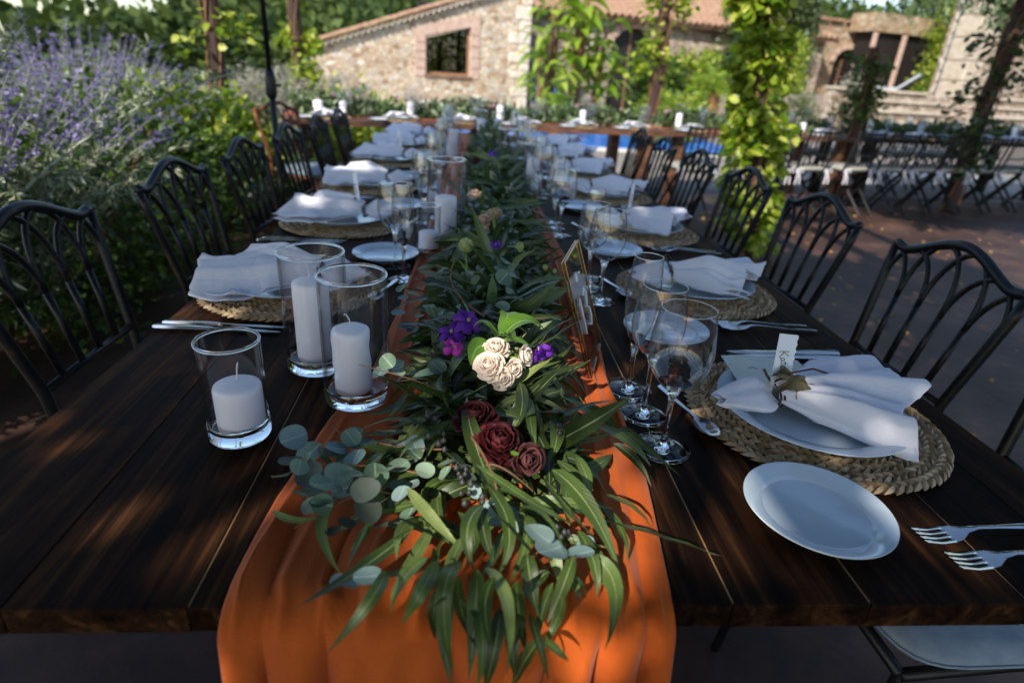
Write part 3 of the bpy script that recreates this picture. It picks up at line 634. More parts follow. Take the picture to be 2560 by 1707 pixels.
# runner: pleated orange cloth lying down the middle and falling over the near end
def runner_edges(y):
    l = np.interp(y, [.3, .4, .55, .72, .85, 1.1, 2, 4.7], [-.205, -.209, -.205, -.183, -.150, -.135, -.12, -.1])
    r = np.interp(y, [.3, .4, .6, .82, 1.1, 1.6, 2.2, 4.7], [.205, .206, .235, .237, .262, .268, .262, .27]); return l, r
def pleat(u): return abs(sin(u*19+1.6*sin(u*7)+.5))**.55
def fold(u):
    z = 0
    for c_, w_, a_ in ((.03, .012, .005), (.12, .02, .006), (.21, .025, .010), (.30, .03, .017), (.41, .026, .014), (.52, .03, .008), (.63, .02, .006), (.76, .02, .007), (.86, .013, .009), (.915, .010, .009), (.965, .010, .008)):
        q = (u-c_)/w_; z += a_*math.exp(-q*q)*(1+.8*math.tanh(q*3.5))
    return z
NU, NL, NH = 150, 150, 60; V = []; F = []
ys = np.concatenate([np.linspace(4.72, 1.4, 60), np.linspace(1.38, .42, NL-60)])
rows = [('t', y) for y in ys]+[('b', k/6) for k in range(1, 7)]+[('h', k/NH) for k in range(1, NH+1)]
for kind_, q in rows:
    for i in range(NU+1):
        u = i/NU
        if kind_ == 't':
            l, r = runner_edges(q); wob = .004*sin(q*9+u*7)+.003*sin(q*23+u*3); x = l+(r-l)*u+wob*(4*u*(1-u)+.25); m = .55+.45*sin(q*5+u*9); z = TZ+.0028+fold((u+.015*sin(q*6)) % 1)*m+.0012*sin(q*31+u*22)
            near = np.clip((.62-q)/.2, 0, 1); z += near*(.002+.011*(pleat(u)-.3))
            y = q
        else:
            l, r = runner_edges(.4)
            if kind_ == 'b': a = q*pi/2; y = .414-.032*sin(a); zz = TZ+.0055-.024*(1-cos(a)); d = 0
            else: y = .382; zz = TZ-.0185-.44*q; d = q
            sh = 1-.05*d; cx = (l+r)/2; f = 1.9*pleat(u+.03*d*sin(u*9))-1.0+.15*sin(u*71+1+3*d); f = -f; amp = min(1, d*3.0)*.034+.004
            x = cx+(l-cx+(r-l)*u)*sh+.006*sin(u*40+2)*min(1, d*2); y = y+f*amp-.012*min(1, d*4)-.004*(1 if kind_ != 'b' else q); z = zz+(fold(u)*.6 if kind_ == 'b' else 0)+(.003+.003*sin(u*38))*(1-q if kind_ == 'b' else 0)
            if y > .394 and kind_ == 'h': y = .394-(y-.394)*.1
        V.append((x, y, z))
for j in range(len(rows)-1):
    for i in range(NU): a = j*(NU+1)+i; F.append((a, a+1, a+NU+2, a+NU+1))
run = mesh_obj('table_runner', V, F, ORANGE); tag(run, 'burnt orange pleated table runner falling over the near end of the table', 'table runner')
md = run.modifiers.new('thick', 'SOLIDIFY'); md.thickness = .0012; md.offset = 0

# ------------------------------------------------------------------ glassware
def cylinder_vase(name, r, h, label, group=None):
    t = .003; b = .013; root = empty(name, (0, 0, 0), 0, label, 'candle vase', group)
    o = MB().lathe([(.0005, 0), (r-.004, 0), (r-.001, .0012), (r, .004), (r, b+.010), (r-t*.5, b+.012), (r-t, b+.009), (r-t-.003, b+.002), (r-t-.008, b), (.0005, b-.0005)], 56).build('base', GLASS, root); smooth_angle(o, 50)
    MB().lathe([(r-.0003, b+.0125), (r-.0003, h-.003)], 56).build('wall', THIN, root, True)
    MB().lathe([(r-t+.0003, h-.003), (r-t+.0003, b+.0125)], 56).build('inner_wall', THIN, root, True)
    pr = [(r-t*.5+t*.62*cos(a), h-.001+t*.7*sin(a)) for a in [2*pi*k/10-pi/2 for k in range(10)]]
    o = MB().lathe(pr, 56, closed=True).build('rim', GLASS, root, True)
    return root
def candle(r, h, label, wick=(0, 0), lean=0, group=None, dented=0):
    root = empty('pillar_candle', (0, 0, 0), 0, label, 'candle', group)
    prof = [(.0003, 0), (r-.002, 0), (r, .002)]+[(r, .002+(h-.008)*k/8) for k in range(1, 9)]+[(r-.0015, h-.002), (r-.005, h), (r*.5, h+.002), (.002, h+.0048), (.0003, h+.005)]
    mb = MB().lathe(prof, 40)
    if dented:
        mb.V = [(x*(1+dented*.05*sin(atan2(y, x)*3+z*60)*(.3+z/h)+dented*.03*sin(z*170)), y*(1+dented*.04*sin(atan2(y, x)*2+z*45)), z) for x, y, z in mb.V]
    mb.build('wax', WAX, root, True)
    MB().tube([(0, 0, h+.003), (.001+wick[0]*.3, wick[1]*.3, h+.012), (wick[0]*.8, wick[1]*.8, h+.020), (wick[0]*1.4, wick[1]*1.4, h+.019+.008*(abs(wick[0]) < .006))], .0009, 6).build('wick', WICK, root)
    return root
def at(o, x, y, z=TZ, rz=None):
    o.location = (x, y, z)
    if rz is not None: o.rotation_euler.z = rz
    return o
at(cylinder_vase('glass_vase', .0385, .137, 'short clear glass cylinder nearest the front, left on bare wood'), -.291, .68, TZ+.0008)
at(candle(.0295, .062, 'short white pillar candle in the nearest glass cylinder', (.002, .004)), -.287, .68, TZ+.0145)
at(cylinder_vase('glass_vase', .0475, .191, 'tall clear glass cylinder standing on the edge of the orange runner'), -.155, .778, TZ+.0045)
at(candle(.0262, .098, 'dented white pillar candle in the cylinder on the runner', (-.006, .001), 0, None, 1), -.160, .775, TZ+.0185)
at(cylinder_vase('glass_vase', .0500, .192, 'tall wide glass cylinder behind the other two near ones, beside the left placemat'), -.236, .886, TZ+.0008)
at(candle(.0275, .132, 'tall slim white candle in the wide glass cylinder at left', (-.003, .002)), -.240, .882, TZ+.0145)
vases = [(-.100, 1.522, .0312, .136, .026, .052, 'small glass cylinder beside the left flute, half way along'), (-.062, 1.655, .053, .232, .030, .118, 'very tall glass cylinder behind the small one, left of the garland'),
         (-.125, 1.95, .037, .15, .025, .07, 'slim glass cylinder behind the tall middle one'), (.255, 2.43, .040, .20, .026, .13, 'glass cylinder right of the garland by the third right setting'),
         (.17, 2.78, .047, .22, .028, .09, 'broad glass cylinder standing among the middle garland'), (-.095, 3.30, .05, .21, .030, .14, 'glass cylinder with tall candle left of the far garland'),
         (-.16, 3.42, .036, .16, .024, .10, 'slim glass cylinder beside the far left napkins'), (.07, 4.25, .045, .20, .028, .13, 'glass cylinder near the far end of the table'), (.19, 4.45, .042, .18, .028, .12, 'last glass cylinder before the cross table')]
for x, y, r, h, cr, ch, lab in vases:
    at(cylinder_vase('glass_vase', r, h, lab, 'candle vases along the table'), x, y, TZ+.001); at(candle(cr, ch, 'white candle inside the '+lab, (.003, .003), 0, 'candles along the table'), x, y, TZ+.0145)
def bowl_prof(R, pts_out, t):   # closed thin-walled profile from outside points
    inn = [(max(.0004, r-t), z+(t if i == 0 else 0)) for i, (r, z) in enumerate(pts_out)]
    return pts_out+[(pts_out[-1][0]-t*.5, pts_out[-1][1]+.0004)]+inn[::-1]
def wineglass(kind_, sc_=1.0):
    foot = [(.0004, 0), (.0365, 0), (.038, .0006), (.0375, .0014), (.022, .0028), (.010, .0048), (.0055, .008), (.0042, .014)]
    if kind_ == 'wine': hs = .088; bw = [(.0105, .006), (.022, .014), (.033, .027), (.0395, .043), (.0415, .058), (.0405, .076), (.0375, .098), (.0340, .118)]
    elif kind_ == 'water': hs = .092; bw = [(.0105, .006), (.021, .013), (.031, .025), (.0365, .040), (.0378, .054), (.0368, .072), (.0335, .094), (.0305, .112)]
    else: hs = .075; bw = [(.007, .008), (.014, .020), (.0205, .038), (.0248, .062), (.0258, .085), (.0250, .11), (.0228, .135), (.0210, .148)]
    stem = [(.0038, .03), (.0036, hs*.6), (.0040, hs*.85), (.0060, hs-.004)]
    outer = foot+stem+[(r, z+hs) for r, z in bw]
    top = outer[-1]; inner = [(r-.0011, z+hs) for r, z in bw][::-1]+[(.004, hs+.0065), (.0004, hs+.0058)]
    root = empty({'wine': 'wine_glass', 'water': 'water_glass', 'flute': 'champagne_flute'}[kind_], (0, 0, 0)); k = 2; t = .0011
    low = foot+stem+[(r, z+hs) for r, z in bw[:k]]; lin = [(r-t, z+hs) for r, z in bw[:k]][::-1]+[(.004, hs+.0065), (.0004, hs+.0058)]
    MB().lathe(low+lin, 44).build('stem', GLASS, root, True)
    up_ = [(r, z+hs) for r, z in bw[k-1:]]; MB().lathe(up_, 44).build('bowl', THIN, root, True); MB().lathe([(r-t*.8, z) for r, z in up_][::-1], 44).build('inner_bowl', THIN, root, True)
    pr = [(top[0]-t*.4+.0007*cos(a), top[1]+.0007*sin(a)) for a in [2*pi*q/8-pi/2 for q in range(8)]]; MB().lathe(pr, 44, closed=True).build('rim', GLASS, root, True)
    return root
GL = {k: wineglass(k) for k in ('wine', 'water', 'flute')}; GL_used = {k: False for k in GL}
def glass(kind_, x, y, label, group, z=TZ+.0006, s=1.0):
    o = GL[kind_]
    if GL_used[kind_]: o = copy_tree(o)
    GL_used[kind_] = True; o.location = (x, y, z); o.scale = (s, s, s); tag(o, label, {'wine': 'wine glass', 'water': 'water glass', 'flute': 'champagne flute'}[kind_], group)
glass('wine', .276, .663, 'largest wine glass, nearest the camera on the right', 'glasses of the nearest right setting')
glass('water', .273, .752, 'middle wine glass of the nearest right three', 'glasses of the nearest right setting')
glass('flute', .268, .826, 'tall flute behind the two nearest right wine glasses', 'glasses of the nearest right setting')
ordn = ['nearest', 'second', 'third', 'fourth', 'fifth', 'sixth', 'seventh']

# ------------------------------------------------------------------ place settings
def placemat():
    root = empty('placemat', (0, 0, 0)); MB().lathe([(.0005, .001), (.183, .001), (.183, .005), (.0005, .005)], 48).build('backing', REEDB, root)
    V = []; F = []
    ring = [(1, 0, 0), (.5, .5, .35), (0, .62, .55), (-.5, .5, .35), (-1, 0, 0), (-.5, -.5, .35), (0, -.62, .55), (.5, -.5, .35)]
    def lump(c, ang, L, W, H, tilt):
        n = len(V); ca, sa = cos(ang), sin(ang)
        for (x, y, z) in [(a*L, b_*W, (.0+z*.5)*H+a*tilt) for a, b_, z in ring]+[(.35*L, 0, H+.35*tilt), (-.35*L, 0, H-.35*tilt)]:
            V.append((c[0]+x*ca-y*sa, c[1]+x*sa+y*ca, .0045+z))
        A, B = n+8, n+9
        for f in ((0, 1, A), (1, 2, A), (2, B, A), (2, 3, B), (3, 4, B), (4, 5, B), (5, 6, B), (6, A, B), (6, 7, A), (7, 0, A)): F.append([q+n if q < 8 else q for q in f])
    r = .176; k = 0
    while r > .02:
        m = max(6, int(2*pi*r/.0140))
        for i in range(m):
            for sgn in (1, -1):
                a = 2*pi*(i+(.5 if sgn > 0 else 0))/m+k*.37; rr = r+sgn*.0049+random.gauss(0, .0006)
                lump((rr*cos(a), rr*sin(a)), a+pi/2+sgn*.50+random.gauss(0, .08), 0.0128*random.uniform(.9, 1.1), .0080, .0055*random.uniform(.85, 1.15), .0016)
        r -= .0184; k += 1
    o = mesh_obj('braid', V, F, REED, root, False); o['kind'] = 'stuff'; smooth_angle(o, 60); return root
def plate(r, nm, hgt):
    prof = [(.0005, .003), (r*.60, .003), (r*.62, 0), (r*.66, .0005), (r*.70, .004), (r*.985, hgt-.002), (r, hgt-.0006), (r*.995, hgt+.0006), (r*.965, hgt+.0000), (r*.90, hgt-.0022), (r*.775, hgt*.62), (r*.755, hgt*.55), (r*.72, .0062), (r*.66, .0045), (.0005, .0042)]
    return smooth_angle(MB().lathe(prof, 72).build(nm, CERAMIC, smooth=True), 22)
def napkin(seed, lift=1.0):
    rnd = random.Random(seed); root = empty('napkin', (0, 0, 0))
    B = [-1, -.82, -.72, -.35, -.1, .05, .35, .62, .80, 1]
    ox = [.05, .135, .142, .150, .175, .229, .226, .240, .228, .135]; oy = [-.060, -.142, -.120, -.072, -.046, -.018, .03, .085, .118, .130]
    if seed: ox = [v*rnd.uniform(.88, 1.08) for v in ox]; oy = [v*rnd.uniform(.85, 1.12) for v in oy]
    ph = [rnd.uniform(0, 6) for _ in range(6)]; nb, na = 72, 40
    def layer(off):
        V = []
        for j in range(na+1):
            a = j/na
            for i in range(nb+1):
                b = -1+2*i/nb; X, Y = np.interp(b, B, ox), np.interp(b, B, oy)
                if a < .0: pass
                s = a**.92; x = X*s; y = .020*b*(1-s)+Y*s
                w_ = abs(Y*s)+.02; crown = (1-b*b)
                pleat = .0065*sin(b*9+ph[0]+a*1.6)+.0035*sin(b*17+ph[1]+a*2); saw = ((b*2.6+ph[2]*.1) % 1); saw = saw*saw*(3-2*saw)*(1 if saw < .86 else (1-saw)/.14)
                z = .008+(.020*crown+.004)*(1-a)**1.4+.024*crown*sin(min(1, a*1.4)*pi*.62)+pleat*(.35+.9*a)*lift+.010*saw*(.2+a)*crown
                if b < -.6: z -= .010*a*((-b-.6)/.4)
                z += (seed > 0)*(.011*mnoise.noise(Vector((x*13+seed, y*13, a)))+.003*mnoise.noise(Vector((x*30, y*30+seed, 1))))*min(1, a*2)
                z = max(z, .0015+.002*sin(i*.9)) if a > .3 else z
                V.append((x-.068, y, z-off))
        return V
    V = layer(0); F = []
    for j in range(na):
        for i in range(nb): a = j*(nb+1)+i; F.append((a, a+1, a+nb+2, a+nb+1))
    fan = mesh_obj('fan', V, F, LINEN, root); m = fan.modifiers.new('thick', 'SOLIDIFY'); m.thickness = .0016; m.offset = -1
    # a second folded layer just under the first, showing along the far corner
    V2 = [(x*.90+.012*(1 if k % (nb+1) > nb*.5 else .2), y*1.10+.006, z*.62-.001) for k, (x, y, z) in enumerate(V)]
    f2 = mesh_obj('under_fold', V2, F, LINEN, root); m = f2.modifiers.new('thick', 'SOLIDIFY'); m.thickness = .0014; m.offset = -1
    # rolled tail on the other side of the tie
    V = []; F = []; n = 36; L = [0, .06, .14, .24, .36, .5, .64, .78, .9, 1]
    RW = [.020, .023, .029, .034, .037, .036, .031, .024, .019, .012]; RH = [.012, .014, .018, .023, .024, .020, .015, .012, .010, .004]
    for j, l in enumerate(L):
        cx = -.068-.092*l; cyy = .006*sin(l*3+ph[3])-.010*l
        for i in range(n):
            a = 2*pi*i/n; q = 1+.13*sin(3*a+l*4+ph[4])+.07*sin(7*a+l*5+ph[5]); V.append((cx+.008*sin(a*2+l*4), cyy+RW[j]*cos(a)*q, max(.001, .013+RH[j]*sin(a)*q)))
    for j in range(len(L)-1):
        for i in range(n): F.append((j*n+i, j*n+(i+1) % n, (j+1)*n+(i+1) % n, (j+1)*n+i))
    F.append(tuple(range(n))); F.append(tuple((len(L)-1)*n+i for i in range(n-1, -1, -1)))
    tl = mesh_obj('tail', V, F, LINEN, root); sm = tl.modifiers.new('s', 'SUBSURF'); sm.levels = 1; sm.render_levels = 1
    tie = MB()
    for dx in (-.003, .003):
        tie.tube([(-.066+dx+.002*sin(2*pi*k/20), .0235*cos(2*pi*k/20)+.001, max(.001, .0145+.0150*sin(2*pi*k/20))) for k in range(21)], .0016, 7)
    tie.tube([(-.068, .012, .028), (-.074, .022, .036), (-.078, .028, .044)], .0022, 6); tie.build('tie', VINE, root)
    return root
def lobed_leaf(r, mat, parent, name='leaf'):
    V = [(0, 0, .004)]; m = 72
    for k in range(m):
        a = 2*pi*k/m; rr = r*(.80+.20*abs(cos(a*2.5))-.04*abs(sin(a*12)))*(.45 if abs(a-pi) < .12 else 1); V.append((rr*cos(a), rr*sin(a)*.92, .008*sin(a*5)-.25*rr*rr/r+.002*sin(a*12)))
    n = len(V)
    for k in range(m): V.append((V[k+1][0]*.55, V[k+1][1]*.55, V[k+1][2]*.4+.004))
    F = []
    for k in range(m): k2 = (k+1) % m; F += [(0, n+k, n+k2), (n+k, 1+k, 1+k2, n+k2)]
    return mesh_obj(name, V, F, mat, parent)
OLIVE = noisy('olive_dry_leaf', (.06, .045, .015), (.13, .10, .04), 60, .6, .3, .002)
def strokes(name, polylines, M, r, mat, parent):
    mb = MB()
    for pl in polylines: mb.tube([M @ Vector((x, y, 0)) for x, y in pl], r, 5)
    return mb.build(name, mat, parent, True)
def place_card(names=True):
    """upright torn-edged card; written side turned to the diner"""
    root = empty('name_card', (0, 0, 0)); V = []; W_, H_ = .040, .105
    edge = [(W_/2+.0012*((k*7) % 3-1), H_*k/24) for k in range(25)]
    P = [(-W_/2, 0)]+edge+[(-W_/2, H_-.004)]; n = len(P); V = [(x, -.0004, z) for x, z in P]+[(x, .0004, z) for x, z in P]
    F = [tuple(range(n)), tuple(range(2*n-1, n-1, -1))]+[(i, i+n, (i+1) % n+n, (i+1) % n) for i in range(n)]
    mesh_obj('card', V, F, PAPER, root, False)
    Mx = Matrix.Translation((-.002, -.0009, .052)) @ Matrix.Rotation(radians(90), 4, 'X') @ Matrix.Rotation(radians(-78), 4, 'Z')
    k = .0105
    S = [[(-2.2, 1.3), (-2.35, 0), (-2.3, -1.1)], [(-1.1, 1.25), (-1.9, .3), (-2.3, .05), (-1.7, -.2), (-1.0, -1.0), (-.7, -.8)], [(-.1, .1), (-.5, .2), (-.75, -.3), (-.4, -.75), (0, -.3), (-.05, .15), (.05, -.6), (.35, -.6)],
         [(.75, 1.0), (.6, 0), (.65, -.65), (.95, -.6)], [(.25, .35), (1.05, .4)], [(1.05, -.35), (1.5, -.15), (1.5, .2), (1.2, .15), (1.15, -.45), (1.5, -.75), (2.0, -.4)]]
    strokes('handwriting', [[(x*k*.72, y*k*.85) for x, y in s] for s in S], Mx, .00065, INK, root); return root
MAT = placemat(); DP = plate(.136, 'dinner_plate', .021); BP = plate(.084, 'side_plate', .0165)
NAPS = [napkin(s) for s in (0, 3, 8)]
used = dict(mat=False, dp=False, bp=False, nap=[False]*3, card=False, fork=False, knife=False, spoon=False)
CARD = place_card()
# cutlery
def fork():
    mb = MB(); zt = .004
    mb2 = []
    prof = [(-.10, .0052, .003), (-.095, .0062, .0035), (-.05, .0048, .005), (0, .0030, .009), (.03, .0028, .011), (.045, .005, .0095), (.058, .0115, .006), (.070, .0125, .004)]
    V = []; F = []
    for x, w_, z in prof:
        V += [(x, -w_, z), (x, 0, z+.0016), (x, w_, z), (x, w_*.9, z-.0012), (x, -w_*.9, z-.0012)]
    for j in range(len(prof)-1):
        for i in range(5): F.append((j*5+i, j*5+(i+1) % 5, (j+1)*5+(i+1) % 5, (j+1)*5+i))
    F += [(4, 3, 2, 1, 0), tuple(range((len(prof)-1)*5, len(prof)*5))]
    mb.add(V, F)
    for y in (-.0105, -.0035, .0035, .0105): mb.tube([(.068, y, .0045), (.085, y, .0035), (.105, y*.95, .0070), (.110, y*.93, .0095)], [.0022, .0017, .0014, .0006], 6)
    return smooth_angle(mb.build('fork', STEEL), 50)
def knife():
    V = []; F = []
    prof = [(-.11, .006, .0035), (-.105, .0085, .0045), (-.06, .0075, .005), (-.01, .0055, .004), (.0, .005, .0025), (.02, .0095, .0018), (.07, .0105, .0016), (.105, .006, .0014), (.115, .001, .0012)]
    for x, w_, h_ in prof: V += [(x, -w_*.8, .003), (x, -w_*.5, .003+h_), (x, w_*.5, .003+h_), (x, w_, .003), (x, 0, .003-h_*.5+.0005)]
    for j in range(len(prof)-1):
        for i in range(5): F.append((j*5+i, j*5+(i+1) % 5, (j+1)*5+(i+1) % 5, (j+1)*5+i))
    F += [(4, 3, 2, 1, 0), tuple(range((len(prof)-1)*5, len(prof)*5))]
    return smooth_angle(mesh_obj('knife', V, F, STEEL, smooth=False), 50)
def spoon():
    mb = MB(); prof = [(-.085, .005, .003), (-.08, .006, .0035), (-.04, .0042, .005), (.01, .0028, .010), (.03, .003, .010)]; V = []; F = []
    for x, w_, z in prof: V += [(x, -w_, z), (x, 0, z+.0016), (x, w_, z), (x, w_*.9, z-.0012), (x, -w_*.9, z-.0012)]
    for j in range(len(prof)-1):
        for i in range(5): F.append((j*5+i, j*5+(i+1) % 5, (j+1)*5+(i+1) % 5, (j+1)*5+i))
    F.append((4, 3, 2, 1, 0)); mb.add(V, F)
    V = []; F = []; n = 20
    for j, q in enumerate((1, .8, .5, .2)):
        for k in range(n): a = 2*pi*k/n; V.append((.052+.026*q*cos(a), .0165*q*sin(a)*(1-.12*cos(a)), .0115-.009*(1-q*q)))
    for j in range(3):
        for k in range(n): F.append((j*n+k, j*n+(k+1) % n, (j+1)*n+(k+1) % n, (j+1)*n+k))
    F.append(tuple(3*n+k for k in range(n))); m = len(V); V += [(x, y, z-.0014) for x, y, z in V]; F += [tuple(q+m for q in f[::-1]) for f in F]
    F += [(k, k+m, (k+1) % n+m, (k+1) % n) for k in range(n)]
    mb.add(V, F); return smooth_angle(mb.build('spoon', STEEL), 50)
FORK, KNIFE, SPOON = fork(), knife(), spoon()
def put(key, first, x, y, z, rz, label, cat, group):
    o = copy_tree(first) if used[key] else first; used[key] = True
    o.location = (x, y, z); o.rotation_euler = (0, 0, rz); return tag(o, label, cat, group)
Rset = [(.535, .751), (.548, 1.317), (.565, 1.885), (.57, 2.46), (.575, 3.03), (.58, 3.60), (.58, 4.17)]
Lset = [(-.372, 1.232), (-.378, 1.823), (-.385, 2.43), (-.39, 3.10), (-.39, 3.72), (-.39, 4.28)]
def setting(side, i, x, y):
    f = 1 if side == 'right' else -1; rz0 = 0 if f > 0 else pi; wh = f'{ordn[i]} {side} place setting from the camera'; jit = random.uniform(-.12, .12) if i else 0
    put('mat', MAT, x, y, TZ+.0006, random.uniform(0, 6), f'round braided reed placemat of the {wh}', 'placemat', 'braided placemats')
    put('dp', DP, x+(-.012 if i == 0 and f > 0 else 0), y-(.012 if i == 0 and f > 0 else 0), TZ+.0120, 0, f'white dinner plate under the napkin, {wh}', 'plate', 'dinner plates')
    k = 0 if (i == 0 and f > 0) else 1+(i+(f < 0)) % 2; n = NAPS[k]
    if used['nap'][k]: n = copy_tree(n)
    used['nap'][k] = True; n.location = (x+f*.002, y, TZ+.0240); n.rotation_euler = (0, 0, rz0+jit); n.scale = (1, 1, 1 if (i == 0 and f > 0) else 1.3)
    tag(n, f'white linen napkin tied with dark stem, {wh}', 'napkin', 'tied napkins')
    if not (i == 0 and f > 0) and not (i == 0 and f < 0 and False):
        put('bp', BP, x-f*(.150 if i else .165), y+f*(-.262 if f > 0 else -.258), TZ+.0008, 0, f'small white side plate beside the {wh}', 'plate', 'side plates') if i < 5 else None
    for q in (0, 1):
        put('fork', FORK, x+f*(.075+.01*q), y-f*(.205+.022*q), TZ+.001, rz0+pi+random.uniform(-.06, .06), f'{"inner" if q == 0 else "outer"} fork of the {wh}', 'fork', 'forks') if not (i == 0 and f > 0) else None
        put('knife', KNIFE, x+f*(.065+.008*q), y+f*(.208+.02*q), TZ+.001, rz0+pi+random.uniform(-.05, .05), f'{"inner" if q == 0 else "outer"} knife of the {wh}', 'knife', 'knives')
    put('spoon', SPOON, x-f*.195, y-f*.005 if i else y, TZ+.001, -pi/2+f*.2, f'dessert spoon above the {wh}', 'spoon', 'dessert spoons')
    if not (i == 0 and f > 0):
        gx = .29 if f > 0 else -.15
        if f < 0 and i == 0: gy = (1.425, 1.50, 1.332)
        else: gy = (y-.085, y, y+.075) if f > 0 else (y+.19, y+.12, y+.05)
        for kd, yy, nm in zip(('wine', 'water', 'flute'), gy, ('large wine glass', 'smaller wine glass', 'flute')):
            if f < 0 and i == 0 and kd == 'water': continue
            glass(kd, gx+random.uniform(-.012, .012) if not (f < 0 and i == 0) else (-.1445 if kd == 'flute' else -.175), yy, f'{nm} of the {wh}', 'glasses along the table', s=.98)
        if (side, i) in (('right', 2), ('right', 4), ('left', 1), ('left', 3)):
            cd = put('card', CARD, x-f*.045, y+.012, TZ+.050, (pi/2 if f > 0 else -pi/2)-.5*f, f'white name card standing in the napkin of the {wh}', 'name card', 'name cards'); cd.rotation_euler = (0, f*.25, cd.rotation_euler.z)
            lf = empty('dry_leaf', (x-f*.04, y, TZ+.066), .5, f'olive leaf tucked under the tie of the {wh}', 'leaf', 'leaves on napkins'); lobed_leaf(.026, OLIVE, lf, 'blade'); lf.rotation_euler = (.5, .2, .4)
for i, (x, y) in enumerate(Rset): setting('right', i, x, y)
for i, (x, y) in enumerate(Lset): setting('left', i, x, y)
# nearest right setting, piece by piece
put('bp', BP, .421, .527, TZ+.0008, 0, 'empty white side plate nearest the camera on the right', 'plate', 'side plates')
put('fork', FORK, .628, .500, TZ+.002, pi+.12, 'upper of the two forks at the right edge by the nearest side plate', 'fork', 'forks')
put('fork', FORK, .640, .460, TZ+.002, pi+.10, 'lower of the two forks at the right edge by the nearest side plate', 'fork', 'forks')
# menu card under the napkin
mc = empty('menu_card', (.498, .812, TZ+.0345), radians(-5), 'cream menu card sticking out from under the nearest napkin', 'menu card')
MB().box(-.062, .07, -.058, .075, -.0006, .0006).build('card', CREAMPAPER, mc)
strokes('handwriting', [[(-.03+.004*k+.002*(k % 2), .03+.003*(k % 3)) for k in range(5)], [(.0+.004*k, .005+.003*(k % 2)) for k in range(5)]], Matrix.Translation((0, 0, .001)), .0004, INK, mc)
# name card and leaf of the nearest napkin
cd = put('card', CARD, .478, .758, TZ+.047, radians(14), 'white name card written Kate standing in the nearest napkin', 'name card', 'name cards'); cd.rotation_euler = (radians(-20), radians(14), radians(12)); cd.scale = (.92, 1, .80)
lf = empty('dry_leaf', (.487, .742, TZ+.070), 0, 'olive brown lobed leaf with long dark stalk on the nearest napkin', 'leaf', 'leaves on napkins'); lf.rotation_euler = (.35, .15, .3)
lobed_leaf(.031, OLIVE, lf, 'blade'); l2 = lobed_leaf(.022, OLIVE, lf, 'blade'); l2.location = (.022, -.012, -.004)
MB().tube([(-.024, .006, -.012), (.0, .01, .004), (.04, .012, .012), (.07, .004, .010), (.098, -.008, .004)], [.0014, .0016, .0016, .0016, .0020], 6).build('stalk', VINE, lf)

# ------------------------------------------------------------------ table number in a brass easel frame
tn = empty('table_number', (.209, .850, TZ+.006), 0, 'brass edged glass table number frame leaning over the runner', 'table number')
B0 = Vector((0, 0, 0)); ex = Vector((.044, .140, 0)); up_ = Vector((-.062, .012, .190)); nrm = ex.cross(up_).normalized()
def frame_bar(p, q, w_=.0032): return MB().tube([p, q], w_, 6).build('frame_bar', GOLD, tn)
for off in (-.0025, .0025):
    o_ = nrm*off
    for p, q in ((B0, up_), (up_, up_+ex), (up_+ex, ex), (ex, B0)): frame_bar(p+o_, q+o_, .0015)
P = [B0, ex, ex+up_, up_]; mesh_obj('pane', [v-nrm*.001 for v in P]+[v+nrm*.001 for v in P], [(0, 1, 2, 3), (7, 6, 5, 4), (0, 4, 5, 1), (1, 5, 6, 2), (2, 6, 7, 3), (3, 7, 4, 0)], THIN, tn, False)
MB().tube([up_*.62, Vector((-.07, .09, -.004))], .0017, 6).build('easel_leg', GOLD, tn)
exn, upn = ex.normalized(), up_.normalized()
Mn = Matrix(((exn.x, upn.x, nrm.x, 0), (exn.y, upn.y, nrm.y, 0), (exn.z, upn.z, nrm.z, 0), (0, 0, 0, 1))); Mn.translation = nrm*.0025
strokes('numeral', [[(.045, .062), (.048, .10), (.050, .128), (.038, .115)], [(.085, .118), (.10, .128), (.112, .115), (.10, .098), (.092, .095), (.11, .088), (.116, .072), (.10, .058), (.084, .066)], [(.06, .150), (.066, .165), (.073, .150)], [(.085, .158), (.095, .158)]], Mn, .0017, WHITEINK, tn)
# ================================================================== GARLAND AND FLOWERS
def blade_mesh(name, pts, W, side, mat, n=None, fold_=.18, ripple=.0, tipq=.75):
    """lanceolate leaf along pts; side = across direction"""
    n = len(pts)-1; V = []; F = []; UV = []
    for i, p in enumerate(pts):
        t = i/n; d = (pts[min(i+1, n)]-pts[max(i-1, 0)]).normalized(); s = (side-d*side.dot(d)).normalized(); nn = s.cross(d)
        if nn.z < 0 and abs(nn.z) > .05: nn = -nn
        w_ = W*.5*max(0, sin(pi*min(1, (t*.97+.03))**.68))**(tipq*1.35)
        if t < .06: w_ = W*.04
        rp = ripple*sin(t*19)*W
        for q, k in ((-1, 0), (-.5, .25), (0, .5), (.5, .75), (1, 1)):
            V.append(p+s*w_*q+nn*(abs(q)*w_*fold_+rp*q*(1 if q > 0 else -.6))); UV.append((k, t))
    for i in range(n):
        for k in range(4): a = i*5+k; F.append((a, a+1, a+6, a+5))
    return V, F, UV
def blade(name, P0, P1, P2, W, mat, parent, tilt=0, seg=12, **kw):
    pts = bez(P0, P1, P2, seg); d = (Vector(P2)-Vector(P0)).normalized(); side = d.cross(Vector((0, 0, 1)))
    if side.length < .3: side = Vector((1, 0, 0))
    side = (Matrix.Rotation(tilt, 3, d) @ side).normalized(); V, F, UV = blade_mesh(name, pts, W, side, mat, **kw)
    return mesh_obj(name, V, F, mat, parent, True, UV)
